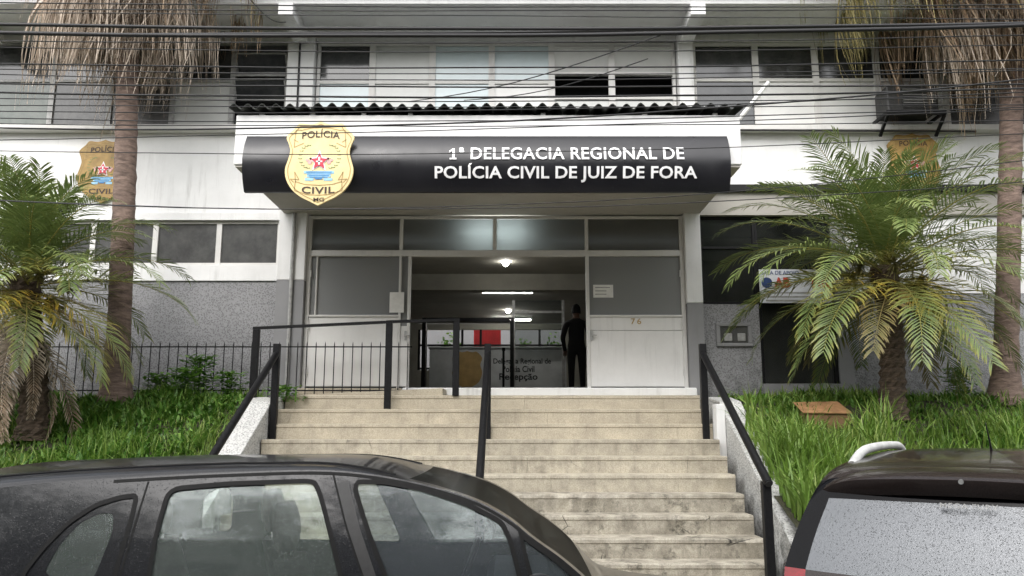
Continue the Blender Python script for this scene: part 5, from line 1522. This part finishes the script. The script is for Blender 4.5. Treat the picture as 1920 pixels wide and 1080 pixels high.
    # lettering along the top of the rear window
    m = MB().tube([(-.75, -.05, 1.545), (-.80, -.05, 1.60), (-.95, -.05, 1.72)], [.012, .005, .003], 8); m.build('antenna', 'black_plastic', root, smooth=True)
    v, f = text_data('MEGA FURY', .01, 1.1)
    def gp_(a, b):
        yy = .10 - a * .24; t = abs(yy) / .6; return (-1.74 - .085 - .10 * b * 0 - (1 - t ** 2.4) * .002 + (b - .5) * .016, yy, 1.322 + b * .022)
    bm_ = MB(); bm_.add([gp_(a, b) for a, b in v], f); bm_.build('window_lettering', 'grey_metal', root, fix=False)
    bx('floor_pan', 'black_plastic', root, -1.85, 1.8, -.70, .70, .24, .32)
    bx('dashboard', 'black_plastic', root, .65, 1.02, -.68, .68, .6, 1.0, .04)
    bx('bulkhead', 'black_plastic', root, 1.03, 1.07, -.72, .72, .3, 1.0)
    bx('parcel_shelf', 'black_plastic', root, -1.75, -1.2, -.64, .64, .90, .93)
    seat(root, -.1, -.37, .58); seat(root, -.1, .37, .58); seat(root, -.95, -.37, .56); seat(root, -.95, .37, .56)
    return root
bc = brown_car(); bc.location = (3.165, 5.365, 0); bc.rotation_euler = (0, 0, rad(55))

# ================================================================== PERSON standing in the hall, back turned, dark clothes
def person(x, y, z0):
    e = empty('person', (x, y, z0), 'person in dark clothes standing with back turned inside the doorway', 'person')
    bm = bmesh.new(); sk = bm.verts.layers.skin.verify()
    def V(p, r, root=False):
        v = bm.verts.new(p); v[sk].radius = r; v[sk].use_root = root; return v
    pel = V((0, 0, .96), (.165, .12), True); wa = V((0, .005, 1.10), (.15, .105)); ch = V((0, 0, 1.30), (.185, .12)); sh = V((0, 0, 1.43), (.15, .09)); nk = V((0, -.005, 1.51), (.058, .058)); hd0 = V((0, .015, 1.58), (.075, .088)); hd1 = V((0, .02, 1.66), (.078, .096)); hd2 = V((0, .012, 1.73), (.05, .062))
    for a, b in ((pel, wa), (wa, ch), (ch, sh), (sh, nk), (nk, hd0), (hd0, hd1), (hd1, hd2)): bm.edges.new((a, b))
    for s in (-1, 1):
        hp = V((s * .10, 0, .88), (.095, .10)); kn = V((s * .105, .01 * s, .50), (.066, .07)); an = V((s * .11, -.02, .10), (.046, .05)); fo = V((s * .125, .12, .045), (.042, .036))
        for a, b in ((pel, hp), (hp, kn), (kn, an), (an, fo)): bm.edges.new((a, b))
        s0 = V((s * .19, 0, 1.40), (.07, .07)); el = V((s * .265, .0, 1.13), (.05, .052)); wr = V((s * .22, .13, .93), (.036, .036)); pa = V((s * .205, .19, .88), (.042, .022))
        for a, b in ((sh, s0), (s0, el), (el, wr), (wr, pa)): bm.edges.new((a, b))
        for k, (dx, ln) in enumerate(((-.03, .075), (-.01, .09), (.01, .085), (.028, .07))):
            f0 = V((s * .205 + dx, .235, .855), (.010, .010)); f1 = V((s * .205 + dx, .245 + ln * .3, .855 - ln * .7), (.008, .008)); bm.edges.new((pa, f0)); bm.edges.new((f0, f1))
        t0 = V((s * .165, .20, .875), (.011, .011)); t1 = V((s * .15, .235, .835), (.009, .009)); bm.edges.new((wr, t0)); bm.edges.new((t0, t1))
    me = bpy.data.meshes.new('body'); bm.to_mesh(me); bm.free()
    o = link('body', me, None, e); sm = o.modifiers.new('skin', 'SKIN'); sm.use_smooth_shade = True; o.modifiers.new('sub', 'SUBSURF').levels = 2
    dg = bpy.context.evaluated_depsgraph_get(); m2 = bpy.data.meshes.new_from_object(o.evaluated_get(dg)); o.modifiers.clear(); o.data = m2; m2.name = 'body'
    m2.materials.clear(); m2.materials.append(MATS['black_cloth']); m2.materials.append(MATS['skin'])
    for p in m2.polygons:
        c = p.center
        if (c.z > 1.50 and c.z < 1.62 or c.z >= 1.62 and c.y > .05) or (.74 < c.z < .93 and c.y > .14): p.material_index = 1
        p.use_smooth = True
    # hair cap and ears
    m = MB(); rows = []
    for k in range(8):
        t = k / 7; zz = 1.60 + .195 * t; rr = .092 * math.sqrt(max(.0, 1 - (max(0, t - .35) / .66) ** 2)) + .004
        rows.append([(x + rr * .93 * math.cos(a), y + .005 + (rr * 1.12 * math.sin(a) if math.sin(a) < 0 or t > .45 else rr * .25 * math.sin(a)), z0 + zz) for a in [2 * PI * j / 16 for j in range(16)]])
    m.grid(rows, True); m.f.append(tuple(range(len(m.v) - 16, len(m.v)))); m.build('hair', 'black_cloth', e, smooth='all')
    return e
pxx = at(1081, 650, 15.3)[0]
pe = person(pxx, 15.3, 2.25)
